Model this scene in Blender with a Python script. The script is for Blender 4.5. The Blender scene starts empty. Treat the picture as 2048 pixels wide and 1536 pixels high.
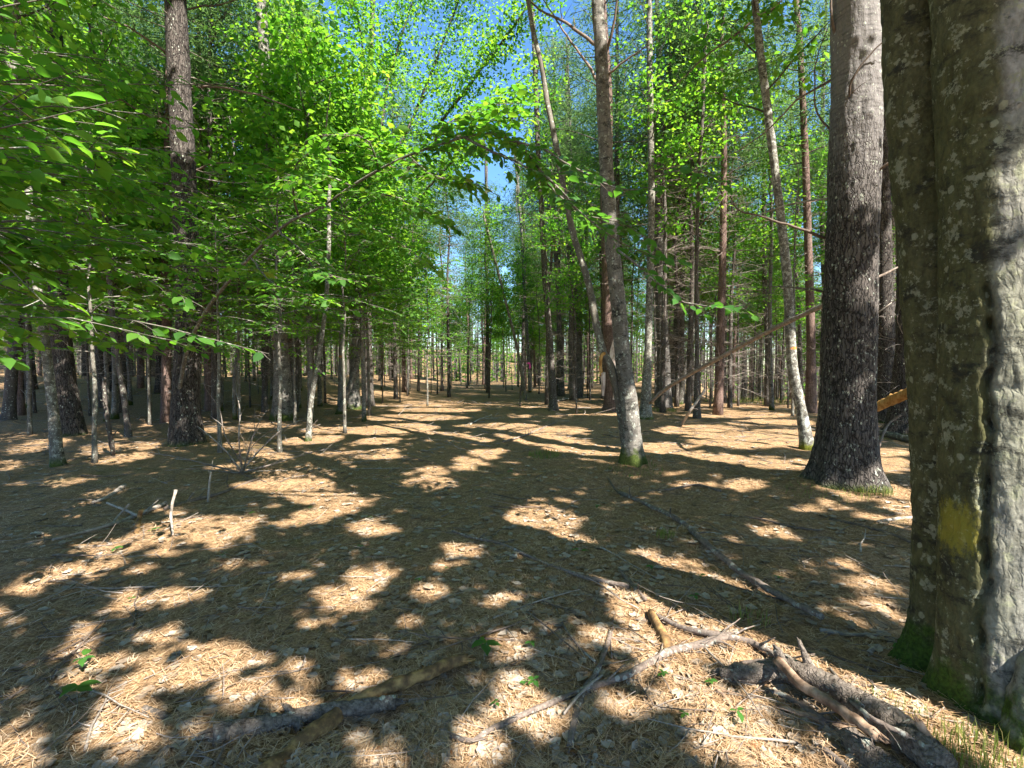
import bpy, math, random
import numpy as np
from mathutils import Vector, Matrix

random.seed(7)
rng = np.random.default_rng(11)
scene = bpy.context.scene

# ------------------------------------------------------------------ camera, light, exposure
F = 989.0                       # focal length in pixels of the 2048 px wide photograph
CAM = np.array((0.0, 0.0, 1.6))
PITCH = math.atan(23.0 / F)     # looking slightly down
cam_data = bpy.data.cameras.new('camera')
cam_data.sensor_width = 36.0
cam_data.lens = 36.0 * F / 2048.0
cam_data.clip_start = 0.05
cam_data.clip_end = 2000.0
cam = bpy.data.objects.new('camera', cam_data)
scene.collection.objects.link(cam)
cam.location = CAM
cam.rotation_euler = (math.pi / 2 - PITCH, 0, 0)
scene.camera = cam

SUN_AZ, SUN_EL = math.radians(140), math.radians(48)   # azimuth clockwise from +Y
S = np.array((math.sin(SUN_AZ) * math.cos(SUN_EL), math.cos(SUN_AZ) * math.cos(SUN_EL), math.sin(SUN_EL)))
world = bpy.data.worlds.new('World')
scene.world = world
world.use_nodes = True
wn = world.node_tree.nodes
wl = world.node_tree.links
bg = wn['Background']
sky = wn.new('ShaderNodeTexSky')
sky.sky_type = 'NISHITA'
sky.sun_disc = False
sky.sun_elevation = SUN_EL
sky.sun_rotation = SUN_AZ
sky.air_density = 1.0
sky.dust_density = 0.3
sky.ozone_density = 2.5
hs = wn.new('ShaderNodeHueSaturation')
hs.inputs['Saturation'].default_value = 1.2
wl.new(sky.outputs[0], hs.inputs['Color'])
wl.new(hs.outputs[0], bg.inputs[0])
bg.inputs[1].default_value = 0.085

sun_data = bpy.data.lights.new('sun', 'SUN')
sun_data.energy = 5.0
sun_data.angle = math.radians(0.5)
sun_data.color = (1.0, 0.95, 0.89)
sun = bpy.data.objects.new('sun', sun_data)
scene.collection.objects.link(sun)
sun.rotation_euler = Vector(S).to_track_quat('Z', 'Y').to_euler()

scene.view_settings.view_transform = 'Standard'
scene.view_settings.look = 'None'
scene.view_settings.exposure = 2.1
scene.view_settings.gamma = 1.0
scene.view_settings.use_curve_mapping = False
scene.render.engine = 'CYCLES'
cy = scene.cycles
cy.max_bounces = 7
cy.diffuse_bounces = 4
cy.glossy_bounces = 2
cy.transmission_bounces = 5
cy.sample_clamp_indirect = 6.0
cy.use_adaptive_sampling = True
cy.adaptive_threshold = 0.02

# ------------------------------------------------------------------ maths helpers
def smooth(a, b, x):
    t = np.clip((np.asarray(x, float) - a) / (b - a), 0, 1)
    return t * t * (3 - 2 * t)

def _hash(ix, iy, iz):
    h = (ix.astype(np.int64) * 374761393 + iy.astype(np.int64) * 668265263 + iz.astype(np.int64) * 2147483647 + 1013) & 0xffffffff
    h = ((h ^ (h >> 13)) * 1274126177) & 0xffffffff
    h = (h ^ (h >> 16)) & 0xffffffff
    return h.astype(np.float64) / 4294967295.0 * 2 - 1

def vnoise(p):
    """smooth value noise in -1..1 at points p (N,3)"""
    p = np.asarray(p, float)
    i = np.floor(p)
    f = p - i
    f = f * f * (3 - 2 * f)
    ix, iy, iz = i[..., 0], i[..., 1], i[..., 2]
    r = 0
    for dx in (0, 1):
        wx = f[..., 0] if dx else 1 - f[..., 0]
        for dy in (0, 1):
            wy = f[..., 1] if dy else 1 - f[..., 1]
            for dz in (0, 1):
                wz = f[..., 2] if dz else 1 - f[..., 2]
                r = r + wx * wy * wz * _hash(ix + dx, iy + dy, iz + dz)
    return r

def noise2(x, y, s, seed=0.0):
    x = np.asarray(x, float)
    return vnoise(np.stack([x * s, np.asarray(y, float) * s, np.full_like(x, seed)], -1))

MOUNDS = []      # (x, y, radius, height) raised litter round the trunks

def gh(x, y):
    """height of the forest floor"""
    x = np.asarray(x, float)
    y = np.asarray(y, float)
    h = 1.25 * smooth(13, 40, y) * smooth(-5, -20, x)
    h = h - 3.2 * smooth(27, 60, y) * smooth(0.30, 0.46, x / np.maximum(y, 1.0))
    h = h + 9.0 * smooth(85, 190, np.hypot(x, y)) * smooth(.42, .25, x / np.maximum(np.abs(y), 1.0))
    h = h + 0.075 * noise2(x, y, 0.45, 3.3) + 0.042 * noise2(x, y, 1.3, 7.7)
    near = smooth(30, 6, np.hypot(x, y))
    h = h + near * (0.028 * noise2(x, y, 3.2, 1.2) + 0.014 * noise2(x, y, 8.0, 5.1))
    for mx, my, mr, mh in MOUNDS:
        h = h + mh * np.exp(-((x - mx) ** 2 + (y - my) ** 2) / (mr * mr))
    return h

_cp, _sp = math.cos(PITCH), math.sin(PITCH)

def ray(px, py):
    a, b = (px - 1024.0) / F, -(py - 768.0) / F
    v = np.array((a, _cp + b * _sp, -_sp + b * _cp))
    return v / v[1]

def W(px, py, d):
    """world point seen at a pixel of the photograph, d metres ahead"""
    return CAM + ray(px, py) * d

def G(px, py):
    """point of the forest floor seen at a pixel"""
    r = ray(px, py)
    lo = 0.8
    d = 0.8
    while d < 150:
        p = CAM + r * d
        if p[2] < float(gh(p[0], p[1])):
            break
        lo = d
        d *= 1.03
    hi = d
    for _ in range(22):
        m = (lo + hi) / 2
        p = CAM + r * m
        if p[2] < float(gh(p[0], p[1])):
            hi = m
        else:
            lo = m
    p = CAM + r * hi
    return np.array((p[0], p[1], float(gh(p[0], p[1]))))

def pix(P):
    """pixel of world points (N,3); d<=0 gives nan"""
    q = np.asarray(P, float) - CAM
    yc = q[:, 1] * _cp - q[:, 2] * _sp
    zc = q[:, 1] * _sp + q[:, 2] * _cp
    yc = np.where(yc > 0.05, yc, np.nan)
    return 1024 + q[:, 0] / yc * F, 768 - zc / yc * F, yc

def unit(v):
    v = np.asarray(v, float)
    return v / np.maximum(np.linalg.norm(v, axis=-1, keepdims=True), 1e-9)

# ------------------------------------------------------------------ where the sun comes through
# Bright patches of the litter, measured in the photograph (pixel centre, radii, tilt).
PATCHES = [
 (34,1496,46,52,-20),(181,1346,48,30,-15),(164,1281,32,24,-35),(393,1335,112,38,-8),(290,1380,45,30,-20),
 (328,1271,42,20,-12),(239,1466,52,36,-35),(307,1483,40,26,-5),(420,1448,32,28,-15),(615,1425,30,17,0),
 (489,1370,38,32,0),(598,1336,24,26,-30),(670,1202,20,26,-20),(608,1250,18,22,-40),(350,1190,36,13,-25),
 (260,1202,34,20,-25),(284,1148,26,11,-15),(95,1150,60,19,-18),(170,1135,60,19,-12),(225,1090,80,19,-12),
 (395,1052,100,22,-3),(380,1076,90,9,0),(345,1102,24,8,0),(15,1225,26,12,-20),
 (600,965,78,36,14),(690,1008,56,17,0),(610,1035,64,11,-10),(745,968,30,9,0),(790,990,20,8,0),(860,943,30,8,0),
 (860,965,40,13,0),(960,913,45,11,-12),(935,935,30,7,0),(770,910,25,7,0),(540,915,40,9,0),
 (1075,1048,76,32,10),(1148,1092,30,22,-20),(900,1103,32,15,0),(742,1055,32,13,0),(735,1160,40,23,-25),
 (700,1210,22,20,0),(815,1255,25,13,0),(755,1230,20,11,0),(858,1185,25,16,0),(1008,1199,26,13,0),
 (1012,1291,42,30,0),(1227,1271,50,18,15),(1300,1305,56,20,35),(1350,1345,28,38,30),(1030,1378,45,36,0),
 (1020,1420,40,18,0),(950,1460,38,28,0),(970,1502,45,28,0),(1105,1440,38,34,0),(1280,1415,42,28,0),
 (770,1520,30,20,0),(890,1520,20,15,0),(725,1373,32,18,0),(1320,1123,75,20,20),
 (1500,1205,118,22,24),(1740,1210,72,14,18),(1655,1246,70,9,24),(1703,1281,50,18,28),(1400,1395,70,40,35),
 (1475,1475,85,48,20),(1655,1490,28,22,0),(1480,972,25,9,10),(1760,987,74,18,8),(1800,1010,40,22,0),
 (1640,1015,40,9,0),(1700,1160,40,12,0),
 (1130,888,100,14,12),(1190,907,76,6,17),(1440,918,130,10,5),(1580,930,90,9,2),(1500,880,110,13,0),(1400,860,80,9,0),
 (1560,868,70,9,0),(1320,893,60,8,0),(1540,845,80,6,0),(1480,830,100,5,0),(1780,930,50,13,0),(1780,905,50,8,0),
 (830,835,100,6,0),(870,820,80,4,0),(780,858,92,9,-3),(1000,852,80,5,0),(1100,860,70,8,0),(1000,790,90,3,0),
 (930,775,120,3,0),(1100,785,90,3,0),(900,805,90,4,0),
 (70,895,60,11,-10),(15,930,20,10,0),(200,898,40,9,-8),(250,915,50,7,-8),(290,890,40,6,0),(160,745,120,5,0),
 (260,770,80,4,0),(300,790,60,4,0),(560,905,60,8,0),(620,880,60,8,-5),(450,860,50,7,0),(540,850,50,5,0),
 (660,860,50,6,0),(500,890,60,6,0),(480,1120,30,7,-10),(140,1010,40,6,-10),(205,985,40,6,-8),(120,965,50,5,-5),
]
U0, U1, V0, V1, RES = -40.0, 30.0, -3.0, 34.0, 0.05
nu, nv = int((U1 - U0) / RES), int((V1 - V0) / RES)
LIT = np.zeros((nu, nv), bool)

def build_lit():
    uu, vv = np.meshgrid(U0 + (np.arange(nu) + .5) * RES, V0 + (np.arange(nv) + .5) * RES, indexing='ij')
    u, v = uu.ravel(), vv.ravel()
    P = np.stack([u, v, gh(u, v)], 1)
    px, py, d = pix(P)
    px = np.nan_to_num(px, nan=-9999.0)
    py = np.nan_to_num(py, nan=-9999.0)
    # ragged edges from world-space noise (in metres, turned into pixels)
    dd = np.nan_to_num(d, nan=1.0)
    wob = 0.13 * noise2(u, v, 2.6, 21.0) + 0.13 * noise2(u, v, 6.5, 22.0)
    wob2 = 0.13 * noise2(u, v, 2.6, 23.0) + 0.13 * noise2(u, v, 6.5, 24.0)
    am = np.clip(dd / 6, .22, 1)
    wob, wob2 = wob * am, wob2 * am
    px = px + wob * F / dd
    py = py + wob2 * F * 1.6 / dd ** 2
    lit = np.zeros(len(u), bool)
    for cx, cy_, rx, ry, a in PATCHES:
        sel = np.nonzero((np.abs(px - cx) < rx * 1.3 + ry) & (np.abs(py - cy_) < rx * .8 + ry * 1.3))[0]
        c, s = math.cos(math.radians(a)), math.sin(math.radians(a))
        x, y = px[sel] - cx, py[sel] - cy_
        lit[sel[((x * c + y * s) / (rx * 1.10)) ** 2 + ((-x * s + y * c) / (ry * 1.10)) ** 2 < 1]] = True
    # beside the picture and far ahead: dapple of the same grain
    far = (px < -40) | (px > 2090) | (py > 1560) | (v > 18)
    n = noise2(u, v, 0.75, 5.0) + 0.6 * noise2(u, v, 1.9, 6.0)
    lit |= far & (n > 0.52)
    # pinholes: small flecks between the larger patches
    fl = noise2(u, v, 4.2, 51.0) + .55 * noise2(u, v, 9.0, 52.0) + .5 * noise2(u, v, .8, 53.0)
    lit |= fl > 1.02
    lit &= ~((noise2(u, v, 5.5, 54.0) + .5 * noise2(u, v, 11.0, 55.0)) > .80)
    return lit.reshape(nu, nv)

def mark_strip(base, z0, z1, half):
    """leave the sky open toward the sun over a stretch of a trunk that stands in the light"""
    for z in np.arange(z0, z1, 0.04):
        c = base[:2] - S[:2] / S[2] * z
        i0, j0 = int((c[0] - half - U0) / RES), int((c[1] - half - V0) / RES)
        i1, j1 = int((c[0] + half - U0) / RES) + 1, int((c[1] + half - V0) / RES) + 1
        LIT[max(i0, 0):max(i1, 0), max(j0, 0):max(j1, 0)] = True

def lit_at(P):
    u = P[:, 0] - S[0] / S[2] * P[:, 2]
    v = P[:, 1] - S[1] / S[2] * P[:, 2]
    i = ((u - U0) / RES).astype(int)
    j = ((v - V0) / RES).astype(int)
    ok = (i >= 0) & (i < nu) & (j >= 0) & (j < nv)
    r = np.zeros(len(P), bool)
    r[ok] = LIT[i[ok], j[ok]]
    return r

# ------------------------------------------------------------------ mesh helpers
class MB:
    """collects pieces of one mesh"""
    def __init__(self):
        self.v, self.f, self.n = [], [], 0
    def add(self, verts, faces):
        verts = np.asarray(verts, float).reshape(-1, 3)
        self.v.append(verts)
        self.f.append(np.asarray(faces, np.int64) + self.n)
        self.n += len(verts)
    def mesh(self, name, mat, origin=(0, 0, 0), smooth_=True):
        me = bpy.data.meshes.new(name)
        if self.n == 0:
            return me
        v = np.concatenate(self.v) - np.asarray(origin, float)
        loops = np.concatenate([f.ravel() for f in self.f])
        tot = np.concatenate([np.full(len(f), f.shape[1]) for f in self.f])
        me.vertices.add(len(v))
        me.vertices.foreach_set('co', v.astype(np.float32).ravel())
        me.loops.add(len(loops))
        me.loops.foreach_set('vertex_index', loops.astype(np.int32))
        me.polygons.add(len(tot))
        me.polygons.foreach_set('loop_start', np.concatenate([[0], np.cumsum(tot)[:-1]]).astype(np.int32))
        me.update(calc_edges=True)
        me.polygons.foreach_set('use_smooth', np.full(len(tot), smooth_))
        me.materials.append(mat)
        me.update()
        return me

def link(name, data, parent=None, loc=None):
    o = bpy.data.objects.new(name, data)
    scene.collection.objects.link(o)
    if parent is not None:
        o.parent = parent
    if loc is not None:
        o.location = loc
    return o

def tag(o, label, cat, group=None):
    o['label'] = label
    o['category'] = cat
    if group:
        o['group'] = group
    return o

def thing(name, label, cat, loc, group=None):
    o = link(name, None, None, loc)
    o.empty_display_size = 0.1
    return tag(o, label, cat, group)

def stuff(o):
    o['kind'] = 'stuff'
    return o

def resample(pts, step):
    pts = np.asarray(pts, float)
    # Catmull-Rom through the points
    n = len(pts)
    if n < 3:
        k = max(2, int(np.linalg.norm(pts[-1] - pts[0]) / step) + 1)
        t = np.linspace(0, 1, k)[:, None]
        return pts[0] * (1 - t) + pts[-1] * t
    ext = np.vstack([2 * pts[0] - pts[1], pts, 2 * pts[-1] - pts[-2]])
    out = []
    for i in range(n - 1):
        p0, p1, p2, p3 = ext[i:i + 4]
        k = max(1, int(np.linalg.norm(p2 - p1) / step + .5))
        t = (np.arange(k) / k)[:, None]
        out.append(.5 * ((2 * p1) + (-p0 + p2) * t + (2 * p0 - 5 * p1 + 4 * p2 - p3) * t ** 2 + (-p0 + 3 * p1 - 3 * p2 + p3) * t ** 3))
    out.append(pts[-1:])
    return np.vstack(out)

def tube(mb, pts, rad, n=6, disp=None, cap=True):
    """swept tube; rad scalar / per point; disp(theta, P, r) gives a radial offset"""
    pts = np.asarray(pts, float)
    M = len(pts)
    rad = np.broadcast_to(np.asarray(rad, float), (M,))
    T = np.gradient(pts, axis=0)
    T = unit(T)
    ref = np.array((1.0, 0, 0)) if abs(T[0][0]) < 0.85 else np.array((0, 0, 1.0))
    u = ref - T[0] * np.dot(ref, T[0])
    u /= np.linalg.norm(u)
    Us = np.empty((M, 3))
    for i in range(M):
        u = u - T[i] * np.dot(u, T[i])
        u = u / max(np.linalg.norm(u), 1e-9)
        Us[i] = u
    Vs = np.cross(T, Us)
    th = np.arange(n) * 2 * math.pi / n
    dirs = Us[:, None, :] * np.cos(th)[None, :, None] + Vs[:, None, :] * np.sin(th)[None, :, None]
    R = np.repeat(rad[:, None], n, 1)
    if disp is not None:
        R = R + disp(np.broadcast_to(th[None, :], (M, n)), pts[:, None, :] + dirs * R[..., None], R)
    v = pts[:, None, :] + dirs * R[..., None]
    idx = np.arange(M * n).reshape(M, n)
    a, b = idx[:-1], np.roll(idx, -1, 1)[:-1]
    c, d = np.roll(idx, -1, 1)[1:], idx[1:]
    q = np.stack([a, b, c, d], -1).reshape(-1, 4)
    if cap:
        vv = np.vstack([v.reshape(-1, 3), pts[:1], pts[-1:]])
        mb.add(vv, q)
        base = mb.n - len(vv)
        i0, i1 = M * n, M * n + 1
        k = np.arange(n)
        t0 = np.stack([np.full(n, i0), (k + 1) % n, k], 1)
        t1 = np.stack([np.full(n, i1), (M - 1) * n + k, (M - 1) * n + (k + 1) % n], 1)
        mb.f.append(np.vstack([t0, t1]) + base)
    else:
        mb.add(v, q)

def leaf_tpl(fine):
    """unit leaf along +X, z up, pointed and folded along the midrib"""
    if fine == 3:     # lobed maple leaf
        v = np.array([(0, 0, 0), (.16, .34, .05), (.02, .52, -.03), (.34, .30, .05), (.50, .55, -.02), (.60, .24, .03), (1, 0, -.06),
                      (.60, -.24, .03), (.50, -.55, -.02), (.34, -.30, .05), (.02, -.52, -.03), (.16, -.34, .05), (.4, 0, -.02)])
        k = np.arange(12)
        f = [(12, i, (i + 1) % 12) for i in k]
        f = np.array([(a, c, b) for a, b, c in f])
        return v, f
    if fine == 2:
        v = np.array([(0, 0, 0), (.22, .36, .06), (.22, 0, 0), (.22, -.36, .06), (.52, .46, .07), (.52, 0, -.01), (.52, -.46, .07),
                      (.8, .24, .02), (.8, 0, -.05), (.8, -.24, .02), (1, 0, -.12)])
        f = np.array([(0, 2, 1), (0, 3, 2), (1, 2, 5), (1, 5, 4), (2, 3, 6), (2, 6, 5), (4, 5, 8), (4, 8, 7), (5, 6, 9), (5, 9, 8), (7, 8, 10), (8, 9, 10)])
        return v, f
    if fine == 1:
        v = np.array([(0, 0, 0), (.3, .42, .05), (.3, -.42, .05), (.68, .36, .03), (.68, -.36, .03), (1, 0, -.08), (.5, 0, -.02)])
        f = np.array([(0, 6, 1), (1, 6, 3), (3, 6, 5), (5, 6, 4), (4, 6, 2), (2, 6, 0)])
        return v, f
    v = np.array([(0, 0, 0), (.45, .45, .05), (1, 0, -.05), (.45, -.45, .05)])
    return v, np.array([(0, 2, 1), (0, 3, 2)])

def add_leaves(mb, P, D, N, L, aspect=0.62, fine=0):
    P, D, N = np.asarray(P, float), unit(D), np.asarray(N, float)
    L = np.broadcast_to(np.asarray(L, float), (len(P),))
    if len(P) == 0:
        return
    B = unit(np.cross(N, D))
    N = np.cross(D, B)
    tv, tf = leaf_tpl(fine)
    v = (P[:, None, :] + D[:, None, :] * (tv[None, :, 0:1] * L[:, None, None])
         + B[:, None, :] * (tv[None, :, 1:2] * L[:, None, None] * aspect)
         + N[:, None, :] * (tv[None, :, 2:3] * L[:, None, None]))
    k = len(tv)
    f = (tf[None] + (np.arange(len(P)) * k)[:, None, None]).reshape(-1, tf.shape[1])
    mb.add(v.reshape(-1, 3), f)

def rdir(n, zlo=-1, zhi=1):
    a = rng.uniform(0, 2 * math.pi, n)
    z = rng.uniform(zlo, zhi, n)
    r = np.sqrt(np.maximum(0, 1 - z * z))
    return np.stack([r * np.cos(a), r * np.sin(a), z], 1)

def curve(p0, d0, length, n=8, droop=0.0, jit=0.08):
    """a growing branch: starts along d0, droop bends it down (or up if negative)"""
    pts = [np.asarray(p0, float)]
    d = unit(np.asarray(d0, float))
    st = length / n
    for i in range(n):
        d = unit(d + np.array((0, 0, -droop / n)) + rng.normal(0, jit, 3))
        pts.append(pts[-1] + d * st)
    return np.array(pts)

# ------------------------------------------------------------------ materials
def mat(name):
    m = bpy.data.materials.new(name)
    m.use_nodes = True
    nt = m.node_tree
    nt.nodes.clear()
    out = nt.nodes.new('ShaderNodeOutputMaterial')
    return m, nt, out

class NB:
    """small node builder"""
    def __init__(self, nt):
        self.nt = nt
    def n(self, t, **kw):
        o = self.nt.nodes.new(t)
        for k, v in kw.items():
            setattr(o, k, v)
        return o
    def s(self, sock, val):
        if hasattr(val, 'is_output') or isinstance(val, bpy.types.NodeSocket):
            self.nt.links.new(val, sock)
        else:
            sock.default_value = val
    def math(self, op, a, b=None, c=None, clamp=False):
        m = self.n('ShaderNodeMath', operation=op)
        m.use_clamp = clamp
        self.s(m.inputs[0], a)
        if b is not None:
            self.s(m.inputs[1], b)
        if c is not None:
            self.s(m.inputs[2], c)
        return m.outputs[0]
    def mix(self, f, a, b, mode='MIX'):
        m = self.n('ShaderNodeMix', data_type='RGBA', blend_type=mode)
        self.s(m.inputs[0], f)
        self.s(m.inputs[6], a if not isinstance(a, tuple) else (*a, 1)[:4])
        self.s(m.inputs[7], b if not isinstance(b, tuple) else (*b, 1)[:4])
        return m.outputs[2]
    def mapping(self, vec, scale=(1, 1, 1), rot=(0, 0, 0), loc=(0, 0, 0)):
        m = self.n('ShaderNodeMapping')
        self.s(m.inputs[0], vec)
        m.inputs['Scale'].default_value = scale
        m.inputs['Rotation'].default_value = rot
        m.inputs['Location'].default_value = loc
        return m.outputs[0]
    def noise(self, vec, scale, detail=4, rough=.55, dist=0.0):
        m = self.n('ShaderNodeTexNoise')
        self.s(m.inputs['Vector'], vec)
        m.inputs['Scale'].default_value = scale
        m.inputs['Detail'].default_value = detail
        m.inputs['Roughness'].default_value = rough
        m.inputs['Distortion'].default_value = dist
        return m.outputs[0]
    def ramp(self, f, stops, interp='LINEAR'):
        m = self.n('ShaderNodeValToRGB')
        self.s(m.inputs[0], f)
        cr = m.color_ramp
        cr.interpolation = interp
        while len(cr.elements) > 1:
            cr.elements.remove(cr.elements[-1])
        for i, (p, c) in enumerate(stops):
            e = cr.elements[0] if i == 0 else cr.elements.new(p)
            e.position = p
            e.color = (*c, 1) if isinstance(c, tuple) else (c, c, c, 1)
        return m.outputs[0]
    def sm(self, f, a, b):
        m = self.n('ShaderNodeMapRange', interpolation_type='SMOOTHSTEP')
        self.s(m.inputs[0], f)
        m.inputs[1].default_value = a
        m.inputs[2].default_value = b
        return m.outputs[0]

def leaf_mat(name, stops, tstops, trans=0.5, rough=.6):
    m, nt, out = mat(name)
    b = NB(nt)
    geo = b.n('ShaderNodeNewGeometry')
    oi = b.n('ShaderNodeObjectInfo')
    r = b.math('FRACT', b.math('ADD', geo.outputs['Random Per Island'], oi.outputs['Random']))
    # whole sprays differ a little too
    tc = b.n('ShaderNodeTexCoord')
    cl = b.noise(geo.outputs['Position'], 0.9, 2)
    r = b.math('ADD', b.math('MULTIPLY', r, .7), b.math('MULTIPLY', b.math('SUBTRACT', cl, .35), 1.0), clamp=True)
    col = b.ramp(r, stops)
    tcol = b.ramp(r, tstops)
    p = b.n('ShaderNodeBsdfPrincipled')
    b.s(p.inputs['Base Color'], col)
    p.inputs['Roughness'].default_value = rough
    p.inputs['Specular IOR Level'].default_value = 0.22
    t = b.n('ShaderNodeBsdfTranslucent')
    b.s(t.inputs[0], tcol)
    mx = b.n('ShaderNodeMixShader')
    mx.inputs[0].default_value = trans
    nt.links.new(p.outputs[0], mx.inputs[1])
    nt.links.new(t.outputs[0], mx.inputs[2])
    nt.links.new(mx.outputs[0], out.inputs[0])
    return m

LEAF_BEECH = leaf_mat('beech_leaf', [(0, (.028, .085, .018)), (.5, (.058, .155, .022)), (.93, (.10, .21, .025)), (1, (.20, .19, .03))],
                      [(0, (.08, .30, .02)), (.5, (.20, .50, .03)), (1, (.36, .56, .03))], .5)
LEAF_MAPLE = leaf_mat('maple_leaf', [(0, (.028, .085, .018)), (.5, (.065, .17, .022)), (1, (.12, .24, .03))],
                      [(0, (.09, .32, .02)), (.5, (.24, .54, .03)), (1, (.44, .66, .04))], .52)
LEAF_CANOPY = leaf_mat('canopy_leaf', [(0, (.06, .12, .03)), (1, (.11, .19, .04))], [(0, (.30, .38, .05)), (1, (.42, .46, .08))], .55)  # leaves of the added canopy, translucency tuned to warm its shade
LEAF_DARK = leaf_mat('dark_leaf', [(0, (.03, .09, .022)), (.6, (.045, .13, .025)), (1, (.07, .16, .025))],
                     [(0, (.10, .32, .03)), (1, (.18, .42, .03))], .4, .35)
NEEDLE_GREEN = leaf_mat('pine_needles', [(0, (.05, .10, .036)), (.5, (.075, .15, .048)), (1, (.11, .18, .06))],
                        [(0, (.14, .28, .07)), (1, (.24, .40, .09))], .38)
GRASS = leaf_mat('grass_blade', [(0, (.06, .09, .02)), (.5, (.12, .13, .035)), (1, (.27, .21, .10))],
                 [(0, (.2, .4, .04)), (1, (.4, .45, .1))], .4)

def simple(name, stops, rough=.85, scale=25, stretch=(1, 1, 1), bump=.3, detail=5, island=0.5, spec=.2):
    m, nt, out = mat(name)
    b = NB(nt)
    tc = b.n('ShaderNodeTexCoord')
    geo = b.n('ShaderNodeNewGeometry')
    oi = b.n('ShaderNodeObjectInfo')
    nz = b.noise(b.mapping(tc.outputs['Object'], stretch), scale, detail, .6)
    r = b.math('FRACT', b.math('ADD', geo.outputs['Random Per Island'], oi.outputs['Random']))
    f = b.math('ADD', b.math('MULTIPLY', b.sm(nz, .28, .72), 1 - island), b.math('MULTIPLY', r, island), clamp=True)
    p = b.n('ShaderNodeBsdfPrincipled')
    b.s(p.inputs['Base Color'], b.ramp(f, stops))
    p.inputs['Roughness'].default_value = rough
    p.inputs['Specular IOR Level'].default_value = spec
    if bump:
        bp = b.n('ShaderNodeBump')
        bp.inputs['Strength'].default_value = bump
        bp.inputs['Distance'].default_value = 0.01
        b.s(bp.inputs['Height'], nz)
        nt.links.new(bp.outputs[0], p.inputs['Normal'])
    nt.links.new(p.outputs[0], out.inputs[0])
    return m

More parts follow.
